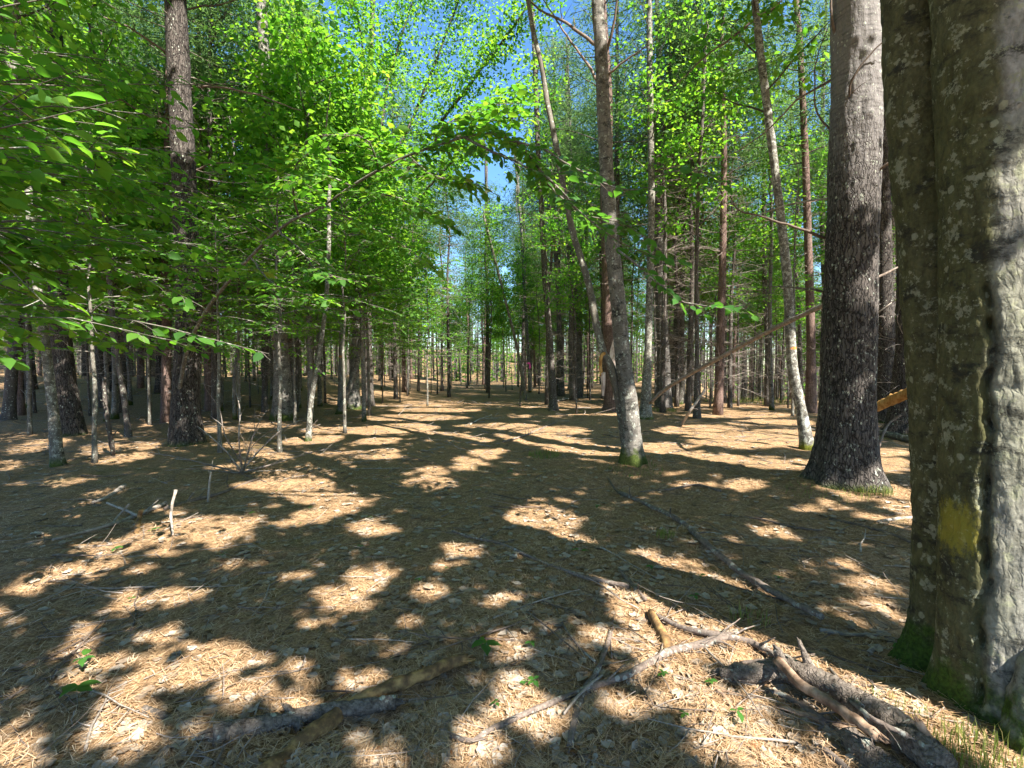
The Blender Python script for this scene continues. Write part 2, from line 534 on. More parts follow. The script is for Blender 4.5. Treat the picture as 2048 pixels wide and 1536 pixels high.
def bark_mat(name, dark, light, scale=14, zs=.18, crack=0.0, crack_scale=(28, 28, 5), lichen=0.0, lichen_col=(.36, .38, .30),
             blot=0.0, blot_col=(.025, .025, .02), moss=0.0, moss_col=(.06, .082, .014), bump=.5, tint=None, paint=None, band=0.0, shade_side=None, upper=None):
    m, nt, out = mat(name)
    b = NB(nt)
    tc = b.n('ShaderNodeTexCoord')
    ob = tc.outputs['Object']
    oi = b.n('ShaderNodeObjectInfo')
    sh = b.n('ShaderNodeVectorMath', operation='ADD')
    b.s(sh.inputs[0], ob)
    cx = b.n('ShaderNodeCombineXYZ')
    b.s(cx.inputs[2], b.math('MULTIPLY', oi.outputs['Random'], 37.0))
    b.s(sh.inputs[1], cx.outputs[0])
    v = sh.outputs[0]
    n1 = b.noise(b.mapping(v, (1, 1, zs)), scale, 7, .65)
    n2 = b.noise(b.mapping(v, (1, 1, 1.0)), 60, 4, .6)
    f = b.math('ADD', b.math('MULTIPLY', n1, .7), b.math('MULTIPLY', n2, .3))
    col = b.ramp(f, [(.32, dark), (.5, tuple((x + y) / 2 for x, y in zip(dark, light))), (.68, light)])
    height = f
    if tint is not None:     # broad colour drift (algae, age)
        nt_ = b.noise(b.mapping(v, (1, 1, .5)), 2.2, 3)
        col = b.mix(b.sm(nt_, .40, .62), col, b.mix(1.0, col, tint, 'MULTIPLY'))
    sx = b.n('ShaderNodeSeparateXYZ')
    b.s(sx.inputs[0], ob)
    if shade_side is not None:    # one flank darkened green as painted shade, the other left pale as if sunlit
        x0, shade_col = shade_side
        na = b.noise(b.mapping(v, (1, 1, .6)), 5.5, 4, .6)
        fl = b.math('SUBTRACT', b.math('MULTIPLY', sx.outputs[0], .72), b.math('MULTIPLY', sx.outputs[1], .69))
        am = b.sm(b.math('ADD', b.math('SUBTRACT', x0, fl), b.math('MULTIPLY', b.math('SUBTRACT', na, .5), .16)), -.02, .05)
        col = b.mix(am, col, b.mix(1.0, col, shade_col, 'MULTIPLY'))
    if upper is not None:    # bark turns smooth and pale with height
        z0, z1, ucol = upper
        nu_ = b.noise(b.mapping(v, (1, 1, 6)), 5, 5, .6)
        um = b.sm(b.math('ADD', sx.outputs[2], b.math('MULTIPLY', b.math('SUBTRACT', nu_, .5), 1.6)), z0, z1)
        ub = b.ramp(nu_, [(.3, tuple(x * .55 for x in ucol)), (.5, ucol), (.75, tuple(x * 1.15 for x in ucol))])
        col = b.mix(um, col, ub)
    if band:                 # ring scars round the stem
        nb = b.noise(b.mapping(v, (1.2, 1.2, 14)), 2.4, 4, .6)
        bm = b.math('MULTIPLY', b.sm(nb, .58, .66), band)
        col = b.mix(bm, col, tuple(x * .45 for x in dark))
    if blot:
        nb = b.noise(b.mapping(v, (1, 1, 1.8), (0.35, .3, 0)), 5.2, 7, .75)
        bm = b.math('MULTIPLY', b.sm(nb, .58 - .06 * blot, .70 - .06 * blot), min(.9, .55 + blot * .35))
        col = b.mix(bm, col, blot_col)
        height = b.math('ADD', height, b.math('MULTIPLY', bm, .25))
    if lichen:
        nl = b.noise(v, 13, 4, .6)
        nf = b.noise(v, 45, 5, .7)
        lm = b.sm(b.math('ADD', b.math('MULTIPLY', nl, .55), b.math('MULTIPLY', nf, .45)), .60 - .10 * lichen, .64 - .09 * lichen)
        col = b.mix(b.math('MULTIPLY', lm, .8), col, lichen_col)
        vo = b.n('ShaderNodeTexVoronoi')
        b.s(vo.inputs['Vector'], b.mapping(v, (1, 1, .8)))
        vo.inputs['Scale'].default_value = 13
        vs = b.math('ADD', vo.outputs['Distance'], b.math('MULTIPLY', b.math('SUBTRACT', n2, .5), .25))
        sp = b.math('MULTIPLY', b.sm(vs, .22, .16), b.sm(b.noise(v, 3.1, 1), .50, .56))
        col = b.mix(b.math('MULTIPLY', sp, .75), col, tuple(min(1, x * 1.15) for x in lichen_col))
    if crack:
        vw = b.n('ShaderNodeVectorMath', operation='ADD')
        b.s(vw.inputs[0], v)
        nw = b.n('ShaderNodeTexNoise')
        b.s(nw.inputs['Vector'], v)
        nw.inputs['Scale'].default_value = 12
        sc_ = b.n('ShaderNodeVectorMath', operation='SCALE')
        b.s(sc_.inputs[0], nw.outputs['Color'])
        sc_.inputs['Scale'].default_value = .07
        b.s(vw.inputs[1], sc_.outputs[0])
        vo = b.n('ShaderNodeTexVoronoi', feature='DISTANCE_TO_EDGE')
        b.s(vo.inputs['Vector'], b.mapping(vw.outputs[0], crack_scale))
        vo.inputs['Scale'].default_value = 1.0
        cm = b.sm(vo.outputs['Distance'], .0, .16)
        cf = crack if upper is None else b.math('MULTIPLY', b.math('SUBTRACT', 1.0, b.math('MULTIPLY', um, .85)), crack)
        col = b.mix(b.math('MULTIPLY', b.math('SUBTRACT', 1.0, cm), cf), col, tuple(x * .3 for x in dark))
        height = b.math('ADD', height, b.math('MULTIPLY', b.math('MULTIPLY', cm, cf), 1.1))
    if moss:
        mn = b.noise(v, 7, 4, .6)
        mm = b.sm(b.math('ADD', b.math('SUBTRACT', moss, sx.outputs[2]), b.math('MULTIPLY', b.math('SUBTRACT', mn, .5), moss * 2.4)), -.02, .14)
        col = b.mix(mm, col, b.mix(b.sm(n2, .35, .65), tuple(x * .45 for x in moss_col), moss_col))
        height = b.math('ADD', height, b.math('MULTIPLY', b.math('MULTIPLY', mm, n2), 1.2))
    for pc, prad, pcol, strength in (paint or ()):
        sub = b.n('ShaderNodeVectorMath', operation='SUBTRACT')
        b.s(sub.inputs[0], ob)
        sub.inputs[1].default_value = pc
        mul = b.n('ShaderNodeVectorMath', operation='MULTIPLY')
        b.s(mul.inputs[0], sub.outputs[0])
        mul.inputs[1].default_value = tuple(1 / r for r in prad)
        ln = b.n('ShaderNodeVectorMath', operation='LENGTH')
        b.s(ln.inputs[0], mul.outputs[0])
        pn = b.noise(b.mapping(ob, (1, 1, .6)), 30, 8, .8)
        pm = b.sm(b.math('ADD', ln.outputs['Value'], b.math('MULTIPLY', b.math('SUBTRACT', pn, .5), 2.6)), 1.15, .55)
        col = b.mix(b.math('MULTIPLY', pm, strength), col, pcol)
    p = b.n('ShaderNodeBsdfPrincipled')
    b.s(p.inputs['Base Color'], col)
    p.inputs['Roughness'].default_value = .88
    p.inputs['Specular IOR Level'].default_value = .2
    bp = b.n('ShaderNodeBump')
    bp.inputs['Strength'].default_value = bump
    bp.inputs['Distance'].default_value = .012
    b.s(bp.inputs['Height'], height)
    nt.links.new(bp.outputs[0], p.inputs['Normal'])
    nt.links.new(p.outputs[0], out.inputs[0])
    return m

BARK_PINE = bark_mat('pine_bark', (.030, .024, .020), (.115, .098, .083), crack=.9, crack_scale=(27, 27, 4.0), lichen=.15, bump=.9, moss=.06)
BARK_PINE_BIG = bark_mat('old_pine_bark', (.032, .027, .022), (.125, .108, .093), crack=.9, crack_scale=(27, 27, 4.0), lichen=.22, bump=.9, moss=.06, upper=(3.2, 5.8, (.165, .153, .143)))
BARK_PINE_FAR = bark_mat('grey_pine_bark', (.05, .042, .036), (.165, .148, .13), crack=.5, crack_scale=(20, 20, 4), lichen=.25, bump=.6, band=.5)
BARK_RED = bark_mat('red_pine_bark', (.085, .052, .040), (.225, .155, .125), crack=.5, crack_scale=(20, 20, 5), bump=.6, band=.6)
BARK_GREY = bark_mat('grey_hardwood_bark', (.065, .057, .046), (.20, .182, .155), zs=.3, lichen=.5, lichen_col=(.32, .33, .27), blot=1.3, bump=.8, moss=.22, band=.5)
BARK_MOTTLED = bark_mat('mottled_birch_bark', (.055, .048, .038), (.18, .165, .135), zs=.5, lichen=.85, lichen_col=(.34, .34, .28), blot=.8, bump=.6, moss=.14, band=.6)
BARK_BROWN = bark_mat('brown_pole_bark', (.040, .032, .026), (.125, .105, .088), zs=.25, lichen=.3, crack=.3, bump=.6)
BARK_POLE = bark_mat('young_stem_bark', (.060, .052, .040), (.18, .162, .13), zs=.3, lichen=.5, blot=.2, bump=.4)
DEADWOOD = simple('dead_grey_wood', [(0, (.13, .105, .08)), (.6, (.28, .24, .195)), (1, (.42, .375, .32))], scale=18, stretch=(1, 1, 1), bump=.4, island=.35)
TWIG_BROWN = simple('brown_twig', [(0, (.06, .045, .035)), (.6, (.14, .105, .08)), (1, (.26, .21, .17))], scale=22, bump=.3, island=.45)
TWIG_PINE = simple('dead_pine_branch', [(0, (.085, .066, .052)), (.55, (.19, .155, .125)), (1, (.36, .315, .27))], scale=15, bump=.3, island=.5)
WOOD_ORANGE = simple('fresh_orange_wood', [(0, (.20, .09, .025)), (.5, (.42, .22, .065)), (1, (.56, .35, .13))], scale=20, stretch=(1, 1, .3), bump=.5, island=.1)
WOOD_PALE = simple('torn_pale_wood', [(0, (.30, .20, .15)), (.5, (.58, .46, .38)), (1, (.72, .62, .54))], scale=24, stretch=(1, 1, .25), bump=.6, island=.1)
WOOD_ROT = simple('rotten_log_wood', [(0, (.045, .028, .016)), (.5, (.17, .10, .042)), (1, (.38, .24, .09))], scale=16, bump=.7, island=.15)
WOOD_PEELED = simple('peeled_brown_branch', [(0, (.075, .045, .03)), (.5, (.21, .135, .085)), (1, (.40, .28, .19))], scale=14, bump=.6, island=.05, detail=8)
BARK_LOG = bark_mat('fallen_log_bark', (.05, .038, .028), (.235, .195, .155), scale=30, zs=1, crack=.22, crack_scale=(46, 46, 46), lichen=.35, bump=1.0)
BARK_STICK = bark_mat('lichened_stick_bark', (.065, .048, .038), (.22, .175, .14), scale=40, zs=1, lichen=.6, lichen_col=(.33, .33, .27), bump=.8)
DEADLEAF = simple('dead_leaf', [(0, (.14, .10, .065)), (.35, (.25, .195, .14)), (.8, (.35, .30, .235)), (1, (.45, .40, .33))], scale=60, bump=.3, island=.75, rough=.7)
DEADLEAF_BROWN = simple('brown_dead_leaf', [(0, (.17, .075, .03)), (1, (.34, .17, .075))], scale=60, bump=.3, island=.7, rough=.7)
NEEDLE_DEAD = simple('fallen_needle', [(0, (.105, .060, .030)), (.35, (.29, .178, .088)), (.75, (.47, .315, .18)), (1, (.65, .51, .345))], scale=3, bump=0, island=.8, rough=.6, spec=.3)
RIBBON_PINK = simple('pink_ribbon', [(0, (.75, .06, .30)), (1, (.85, .12, .42))], rough=.5, bump=0)
MOSSY = simple('moss_cushion', [(0, (.03, .055, .008)), (.5, (.07, .12, .014)), (1, (.15, .19, .03))], scale=70, bump=.8, island=.0)

def ground_mat():
    m, nt, out = mat('needle_litter_floor')
    b = NB(nt)
    tc = b.n('ShaderNodeTexCoord')
    v = tc.outputs['Object']
    wob = b.n('ShaderNodeTexNoise')
    b.s(wob.inputs['Vector'], v)
    wob.inputs['Scale'].default_value = 3.0
    sc_ = b.n('ShaderNodeVectorMath', operation='SCALE')
    b.s(sc_.inputs[0], wob.outputs['Color'])
    sc_.inputs['Scale'].default_value = .35
    ad = b.n('ShaderNodeVectorMath', operation='ADD')
    b.s(ad.inputs[0], v)
    b.s(ad.inputs[1], sc_.outputs[0])
    vw = ad.outputs[0]
    fib = None
    for k, (a, s1, s2) in enumerate(((.3, 220, 22), (1.35, 190, 20), (2.4, 240, 24), (2.95, 160, 18))):
        nz = b.noise(b.mapping(vw, (s1, s2, 8), (0, 0, a), (k * 3.1, 0, 0)), 1.0, 2, .5)
        fib = nz if fib is None else b.math('MAXIMUM', fib, nz)
    fine = b.noise(v, 38, 5, .7)
    mid = b.noise(v, 6.5, 5, .65)
    big = b.noise(v, .8, 4, .55)
    f = b.math('ADD', b.math('MULTIPLY', b.sm(fib, .42, .78), .55), b.math('MULTIPLY', b.sm(fine, .3, .7), .45))
    col = b.ramp(f, [(0, (.066, .038, .019)), (.4, (.205, .124, .060)), (.75, (.38, .25, .135)), (1, (.55, .40, .245))])
    # darker humus, pale leaf crumbs, a breath of green moss
    col = b.mix(b.math('MULTIPLY', b.sm(mid, .52, .68), .7), col, (.075, .052, .034))
    vo = b.n('ShaderNodeTexVoronoi')
    b.s(vo.inputs['Vector'], b.mapping(vw, (1, 1, .2)))
    vo.inputs['Scale'].default_value = 7.5
    crumb = b.math('MULTIPLY', b.sm(b.math('ADD', vo.outputs['Distance'], b.math('MULTIPLY', b.math('SUBTRACT', fine, .5), .35)), .26, .18), b.sm(b.noise(v, 1.7, 3), .50, .60))
    col = b.mix(b.math('MULTIPLY', crumb, .6), col, (.40, .345, .28))
    col = b.mix(b.math('MULTIPLY', b.sm(big, .60, .72), .35), col, (.12, .12, .035))
    p = b.n('ShaderNodeBsdfPrincipled')
    b.s(p.inputs['Base Color'], col)
    p.inputs['Roughness'].default_value = .9
    p.inputs['Specular IOR Level'].default_value = .12
    h = b.math('ADD', b.math('MULTIPLY', fib, .35), b.math('ADD', b.math('MULTIPLY', fine, .35), b.math('MULTIPLY', mid, .9)))
    bp = b.n('ShaderNodeBump')
    bp.inputs['Strength'].default_value = .9
    bp.inputs['Distance'].default_value = .03
    b.s(bp.inputs['Height'], h)
    nt.links.new(bp.outputs[0], p.inputs['Normal'])
    nt.links.new(p.outputs[0], out.inputs[0])
    return m

# ------------------------------------------------------------------ hero tree table (pixels of the photograph)
#  name, base(px,py), path [(px,py)...] going up, widths [(py,width px)...], bark
HERO = [
 dict(k='pine', name='pine_tree', base=(1690, 962), path=[(1690, 962), (1694, 800), (1700, 600), (1706, 400), (1712, 200), (1712, 0)],
      wid=[(962, 112), (940, 106), (880, 96), (700, 91), (500, 88), (300, 86), (0, 82)], bark=BARK_PINE_BIG, H=22, n=96, step=.03, ridge=.011, flare=.34,
      label='thick straight pine with furrowed dark bark right of centre, sunlit along its upper right side', cat='pine tree'),
 dict(k='fork', name='maple_tree', base=(1266, 922), path=[(1266, 922), (1260, 820), (1245, 710), (1236, 600), (1223, 480), (1214, 350), (1208, 250), (1202, 100), (1195, 0)],
      wid=[(922, 42), (890, 37), (800, 31), (600, 28), (300, 25), (0, 22)], bark=BARK_GREY, H=17, n=40, step=.05, ridge=.008, flare=.35,
      label='grey knobbly tree with mossy foot and a thin second stem leaning left from its base', cat='tree'),
 dict(k='torn', name='pine_tree', base=(1226, 822), path=[(1226, 822), (1221, 700), (1218, 600), (1215, 480), (1212, 350)],
      wid=[(822, 34), (790, 28), (600, 26), (400, 24)], bark=BARK_RED, H=21, n=24, step=.12, ridge=.01, flare=.3,
      label='reddish pine with bark torn off to bare pale wood, behind the grey forked tree', cat='pine tree'),
 dict(k='pole', name='slender_tree', base=(1107, 821), path=[(1107, 821), (1101, 700), (1093, 600), (1087, 500), (1082, 400), (1076, 300), (1069, 100), (1062, 0)],
      wid=[(821, 18), (790, 13), (500, 11), (0, 9)], bark=BARK_BROWN, H=15, n=14, step=.2, ridge=.004, flare=.4,
      label='slim dark trunk standing alone in the clearing left of the grey forked tree', cat='tree'),
 dict(k='pine', name='pine_tree', base=(1153, 796), path=[(1153, 796), (1149, 650), (1143, 500), (1138, 350)],
      wid=[(796, 24), (760, 20), (500, 19)], bark=BARK_PINE_FAR, H=22, n=18, step=.3, ridge=.01, flare=.15,
      label='straight grey pine between the slim dark trunk and the pine with torn bark', cat='pine tree'),
 dict(k='pole', name='slender_tree', base=(975, 778), path=[(975, 778), (975, 650), (973, 480), (972, 300)],
      wid=[(778, 12), (760, 8), (400, 6)], bark=BARK_BROWN, H=17, n=10, step=.4, ridge=.0, flare=.3,
      label='thin dark trunk with short dead stubs standing alone at the far end of the clearing', cat='tree'),
 dict(k='pole', name='slender_tree', base=(1052, 800), path=[(1052, 800), (1035, 700), (1008, 590), (985, 500), (970, 440)],
      wid=[(800, 7), (600, 5)], bark=BARK_POLE, H=11, n=8, step=.3, ridge=.0, flare=.2,
      label='thin sapling leaning left across the far end of the clearing', cat='tree'),
 dict(k='pole', name='slender_tree', base=(1060, 785), path=[(1060, 785), (1056, 700), (1050, 600), (1042, 450), (1030, 300)],
      wid=[(785, 7), (600, 6)], bark=BARK_GREY, H=13, n=8, step=.4, ridge=.0, flare=.2,
      label='thin pale trunk with a pink ribbon at the far end of the clearing', cat='tree'),
 dict(k='pine', name='pine_tree', base=(1328, 815), path=[(1328, 815), (1326, 700), (1322, 600), (1319, 480), (1316, 350)],
      wid=[(815, 32), (785, 25), (600, 22)], bark=BARK_PINE_FAR, H=20, n=20, step=.2, ridge=.008, flare=.2,
      label='pale grey trunk with mossy foot right of the forked tree, dappled with sun', cat='tree'),
 dict(k='pole', name='slender_tree', base=(1290, 838), path=[(1290, 838), (1296, 700), (1300, 550), (1303, 400), (1300, 200), (1298, 0)],
      wid=[(838, 24), (810, 15), (500, 13), (0, 11)], bark=BARK_MOTTLED, H=17, n=14, step=.15, ridge=.006, flare=.4,
      label='lichen mottled slim trunk just right of the grey forked tree', cat='tree'),
 dict(k='pole', name='slender_tree', base=(1358, 808), path=[(1358, 808), (1374, 720), (1390, 640), (1398, 560), (1400, 470)],
      wid=[(808, 13), (780, 9), (500, 7)], bark=BARK_GREY, H=11, n=10, step=.2, ridge=.0, flare=.2,
      label='slanting pale thin trunk with yellow moss at its foot, right of the dappled pale trunk', cat='tree'),
 dict(k='pole', name='slender_tree', base=(1394, 836), path=[(1394, 836), (1394, 700), (1393, 560), (1396, 400), (1404, 250), (1410, 100)],
      wid=[(836, 15), (810, 9), (400, 7)], bark=BARK_BROWN, H=14, n=10, step=.2, ridge=.0, flare=.3,
      label='thin brown trunk with a white forked dead branch propped against its foot', cat='tree'),
 dict(k='birch', name='birch_tree', base=(1618, 898), path=[(1618, 898), (1602, 820), (1586, 740), (1580, 650), (1574, 550), (1560, 420), (1545, 300), (1530, 180), (1519, 90), (1510, 0)],
      wid=[(898, 26), (870, 20), (700, 18), (400, 15), (0, 13)], bark='birch', H=16, n=24, step=.06, ridge=.006, flare=.2,
      label='slim white and grey mottled trunk curving left upward just left of the thick pine', cat='birch tree'),
 dict(k='pine', name='pine_tree', base=(1622, 825), path=[(1622, 825), (1622, 700), (1620, 600), (1616, 480), (1610, 300), (1600, 100), (1592, 0)],
      wid=[(825, 22), (800, 17), (600, 15), (300, 12), (0, 10)], bark=BARK_RED, H=18, n=18, step=.15, ridge=.006, flare=.2,
      label='straight reddish pine pole between the mottled trunk and the thick pine', cat='pine tree'),
 dict(k='pole', name='slender_tree', base=(1544, 820), path=[(1544, 820), (1541, 740), (1540, 600), (1543, 450), (1540, 300)],
      wid=[(820, 10), (800, 8), (400, 6)], bark=BARK_GREY, H=14, n=10, step=.25, ridge=.0, flare=.2,
      label='thin pale trunk at the edge of the litter left of the mottled trunk', cat='tree'),
 dict(k='pine', name='pine_tree', base=(1776, 842), path=[(1776, 842), (1772, 700), (1769, 600), (1765, 400), (1763, 200)],
      wid=[(842, 40), (800, 32), (600, 29), (300, 26)], bark=BARK_PINE, H=20, n=24, step=.12, ridge=.01, flare=.15,
      label='dark pine trunk with broken branch stubs in the gap between thick pine and nearest tree', cat='pine tree'),
 dict(k='pine', name='pine_tree', base=(1808, 866), path=[(1808, 866), (1812, 700), (1815, 500)],
      wid=[(866, 62), (840, 40), (700, 34)], bark=BARK_PINE, H=20, n=24, step=.12, ridge=.01, flare=.3,
      label='dark flared trunk foot half hidden behind the left edge of the nearest tree', cat='pine tree'),
 dict(k='pine', name='pine_tree', base=(374, 884), path=[(374, 884), (372, 800), (376, 700), (378, 600), (371, 450), (368, 350), (363, 250), (358, 150), (351, 0)],
      wid=[(884, 62), (860, 55), (800, 48), (650, 44), (500, 42), (300, 40), (0, 36)], bark=BARK_PINE, H=21, n=48, step=.06, ridge=.012, flare=.06,
      label='stout dark trunk at left rising through the leaves, with a pale sunlit patch up high', cat='pine tree'),
 dict(k='pine', name='pine_tree', base=(142, 868), path=[(142, 868), (130, 770), (123, 680), (118, 600), (112, 400), (109, 200), (108, 0)],
      wid=[(868, 52), (840, 42), (750, 34), (600, 30), (200, 26)], bark=BARK_PINE, H=21, n=32, step=.08, ridge=.012, flare=.06,
      label='dark pine trunk with flared foot near the left edge, second stout trunk from the left', cat='pine tree'),
 dict(k='pole', name='slender_tree', base=(116, 930), path=[(116, 930), (106, 820), (92, 700), (78, 600), (62, 450), (50, 300)],
      wid=[(930, 22), (900, 18), (700, 15), (400, 12)], bark=BARK_MOTTLED, H=12, n=18, step=.08, ridge=.005, flare=.3,
      label='thin lichen spotted trunk in front of the flared dark pine at far left', cat='tree'),
 dict(k='pine', name='pine_tree', base=(16, 840), path=[(16, 840), (24, 740), (34, 600), (40, 400)],
      wid=[(840, 22), (800, 18), (600, 17)], bark=BARK_BROWN, H=18, n=16, step=.15, ridge=.006, flare=.3,
      label='dark slim trunk at the extreme left edge', cat='tree'),
 dict(k='pole', name='slender_tree', base=(258, 873), path=[(258, 873), (249, 800), (236, 720), (226, 640), (214, 500), (205, 350)],
      wid=[(873, 12), (850, 10), (600, 9)], bark=BARK_BROWN, H=11, n=12, step=.12, ridge=.003, flare=.3,
      label='thin dark trunk bending left between the two stout dark trunks at left', cat='tree'),
 dict(k='tree', name='hardwood_tree', base=(566, 838), path=[(566, 838), (563, 700), (557, 600), (553, 500), (546, 380), (540, 300), (534, 200), (525, 50), (522, 0)],
      wid=[(838, 40), (815, 32), (700, 26), (500, 24), (300, 21), (0, 18)], bark=BARK_GREY, H=18, n=28, step=.1, ridge=.008, flare=.3,
      label='grey upright trunk left of the leaning pale stems, sun spots on its bark', cat='tree'),
 dict(k='pole', name='slender_tree', base=(682, 812), path=[(682, 812), (683, 700), (683, 600), (682, 480), (680, 350)],
      wid=[(812, 14), (780, 11), (500, 9)], bark=BARK_GREY, H=13, n=12, step=.2, ridge=.004, flare=.2, band_orange=(685, 713),
      label='pale upright thin trunk with an orange paint ring, left of the leaning pale stem', cat='tree'),
 dict(k='pole', name='slender_tree', base=(677, 828), path=[(677, 828), (692, 790), (708, 750), (720, 690), (730, 630), (742, 540)],
      wid=[(828, 15), (800, 12), (600, 9)], bark=BARK_GREY, H=10, n=14, step=.15, ridge=.004, flare=.2,
      label='pale sunlit stem leaning right in the clump at the left side of the clearing', cat='tree'),
 dict(k='pole', name='slender_tree', base=(708, 818), path=[(708, 818), (709, 740), (712, 650), (716, 540), (722, 400)],
      wid=[(818, 26), (790, 17), (600, 14)], bark=BARK_GREY, H=13, n=14, step=.15, ridge=.006, flare=.4,
      label='grey trunk with yellow moss at the foot behind the leaning pale stem', cat='tree'),
 dict(k='vase', name='maple_tree', base=(738, 812), path=[(738, 812), (737, 700), (735, 560), (734, 420), (735, 300), (740, 150), (746, 0)],
      wid=[(812, 20), (780, 15), (500, 13), (200, 11), (0, 9)], bark=BARK_BROWN, H=14, n=14, step=.2, ridge=.006, flare=.3,
      label='dark maple whose branches fan out to the upper right above the clearing', cat='maple tree'),
 dict(k='pole', name='slender_tree', base=(616, 882), path=[(616, 882), (623, 800), (637, 720), (648, 640), (655, 560), (658, 470)],
      wid=[(882, 12), (850, 10), (650, 8)], bark=BARK_MOTTLED, H=8, n=12, step=.1, ridge=.003, flare=.2,
      label='thin crooked olive sapling standing in front of the grey upright trunk', cat='sapling'),
 dict(k='pole', name='slender_tree', base=(470, 838), path=[(470, 838), (469, 760), (476, 690), (478, 600), (470, 480)],
      wid=[(838, 9), (700, 7)], bark=BARK_GREY, H=10, n=8, step=.2, ridge=.0, flare=.2,
      label='thin pale crooked stem between the stout dark trunk and the grey upright trunk', cat='sapling'),
]
for h in HERO:
    if h['wid'][0][1] > 34:
        b_ = G(*h['base'])
        r_ = h['wid'][0][1] / F * b_[1]
        MOUNDS.append((b_[0], b_[1], r_ * 1.05, .07 + .03 * (r_ > .5)))
NT = G(1930, 1478)           # nearest tree
MOUNDS.append((NT[0], NT[1], .5, .06))
LIT = build_lit()
bp_ = G(1690, 962)
mark_strip(bp_, 3.9, 8.2, .34)
mark_strip(NT + np.array((.31, -.10, 0)), .0, 2.3, .26)
bl_ = G(374, 884)
mark_strip(bl_, 6.3, 7.3, .25)
mark_strip(bl_, 8.0, 9.0, .2)
bc_ = G(1266, 922)
mark_strip(bc_, .5, 1.1, .14)
mark_strip(bc_, 4.6, 9.0, .12)
for q in ((950, 225, 6.2), (900, 245, 6.0), (1015, 215, 6.3), (1020, 240, 6.3), (700, 290, 5.5), (640, 300, 5.6), (760, 350, 5.8), (830, 400, 5.6), (900, 540, 9), (800, 420, 5.8)):
    w_ = W(*q)
    mark_strip(np.array((w_[0], w_[1], 0)), w_[2] - .04, w_[2] + .04, .42)
bm_ = G(1618, 898)
mark_strip(bm_, .1, 1.2, .14)
mark_strip(bm_, 2.0, 3.0, .14)

# ------------------------------------------------------------------ ground, water
def build_ground():
    # rings growing with distance, finer in front of the camera
    a_front = np.linspace(-62, 62, 420)
    a_back = np.linspace(62, 298, 60)[1:-1]
    ang = np.radians(np.concatenate([a_front, a_back]))
    r = [0.25]
    while r[-1] < 900:
        r.append(r[-1] * (1.0115 if r[-1] < 14 else 1.03 if r[-1] < 80 else 1.15))
    r = np.array(r)
    A, R = np.meshgrid(ang, r, indexing='ij')
    X, Y = np.sin(A) * R, np.cos(A) * R
    Z = gh(X.ravel(), Y.ravel())
    v = np.stack([X.ravel(), Y.ravel(), Z], 1)
    na, nr = A.shape
    idx = np.arange(na * nr).reshape(na, nr)
    nx = np.roll(idx, -1, 0)
    q = np.stack([idx[:, :-1], idx[:, 1:], nx[:, 1:], nx[:, :-1]], -1).reshape(-1, 4)
    mb = MB()
    v = np.vstack([v, [(0, 0, float(gh(0.0, 0.0)))]])
    mb.add(v, q)
    c = len(v) - 1
    mb.f.append(np.stack([np.full(na, c), idx[:, 0], nx[:, 0]], 1))
    o = link('forest_floor', mb.mesh('forest_floor', ground_mat()))
    o['kind'] = 'structure'
build_ground()

# ------------------------------------------------------------------ trunks
def widths(h, d, pts_py):
    py = np.array([a for a, _ in h['wid']], float)[::-1]
    w = np.array([b_ for _, b_ in h['wid']], float)[::-1]
    return np.interp(pts_py, py, w) * d / F / 2

def hero_path(h):
    base = G(*h['base'])
    d = base[1]
    pts = [W(px, py, d) for px, py in h['path']]
    pts[0] = base - np.array((0, 0, .12))
    z_top = h['H']
    last, prev = pts[-1], pts[-2]
    dr = unit(last - prev)
    dr = unit(dr + np.array((0, 0, .8)))
    n_ext = 4
    step = (z_top - last[2]) / n_ext / dr[2]
    ext = [last + dr * step * (i + 1) + np.append(rng.normal(0, .08, 2), 0) for i in range(n_ext)]
    pyl = [p[1] for p in h['path']]
    r = list(widths(h, d, pyl))
    r0 = r[-1]
    r += [r0 * (1 - .82 * (i + 1) / n_ext) for i in range(n_ext)]
    P = resample(pts + ext, h['step'])
    # radius by arc length
    A = np.vstack(pts + ext)
    sa = np.concatenate([[0], np.cumsum(np.linalg.norm(np.diff(A, axis=0), axis=1))])
    sp = np.concatenate([[0], np.cumsum(np.linalg.norm(np.diff(P, axis=0), axis=1))])
    # above the frame coarse rings will do
    keep = np.ones(len(P), bool)
    hi = np.nonzero(P[:, 2] > max(2.0, pts[-1][2] + .3))[0]
    keep[hi] = (np.arange(len(hi)) % max(1, int(.5 / h['step'])) == 0)
    keep[-1] = True
    R = np.interp(sp, sa, r)
    return base, d, P[keep], R[keep]

def bark_disp(ridge, flare, base_z, r0, seed, lobes=5, knots=()):
    def f(th, P, R):
        z = P[..., 2] - base_z
        s = seed * 13.7
        q = np.stack([np.cos(th) * R * 26 + s, np.sin(th) * R * 26, z * 3.2], -1)
        rid = 1 - np.abs(vnoise(q)) * 1.6
        q2 = np.stack([np.cos(th) * 2.2 + s, np.sin(th) * 2.2, z * 1.6], -1)
        big = vnoise(q2)
        q3 = np.stack([np.cos(th) * R * 60 + s, np.sin(th) * R * 60, z * 14], -1)
        o = ridge * rid + R * .035 * big + ridge * .5 * vnoise(q3)
        lob = .5 + .5 * np.cos(th * lobes + seed * 2.1 + .8 * np.sin(th * 2 + seed))
        o = o + r0 * flare * np.exp(-np.maximum(z, 0) / (.35 * r0 + .10)) * (.45 + .9 * lob)
        for kz, kth, kr, kh in knots:
            dth = np.angle(np.exp(1j * (th - kth))) * R
            o = o + kh * np.exp(-(dth ** 2 + (z - kz) ** 2) / kr ** 2)
        return o
    return f

def knob(mb, p, d, r, l):
    tube(mb, np.array([p, p + d * l * .5, p + d * l]), [r * 1.5, r, r * .8], 7)

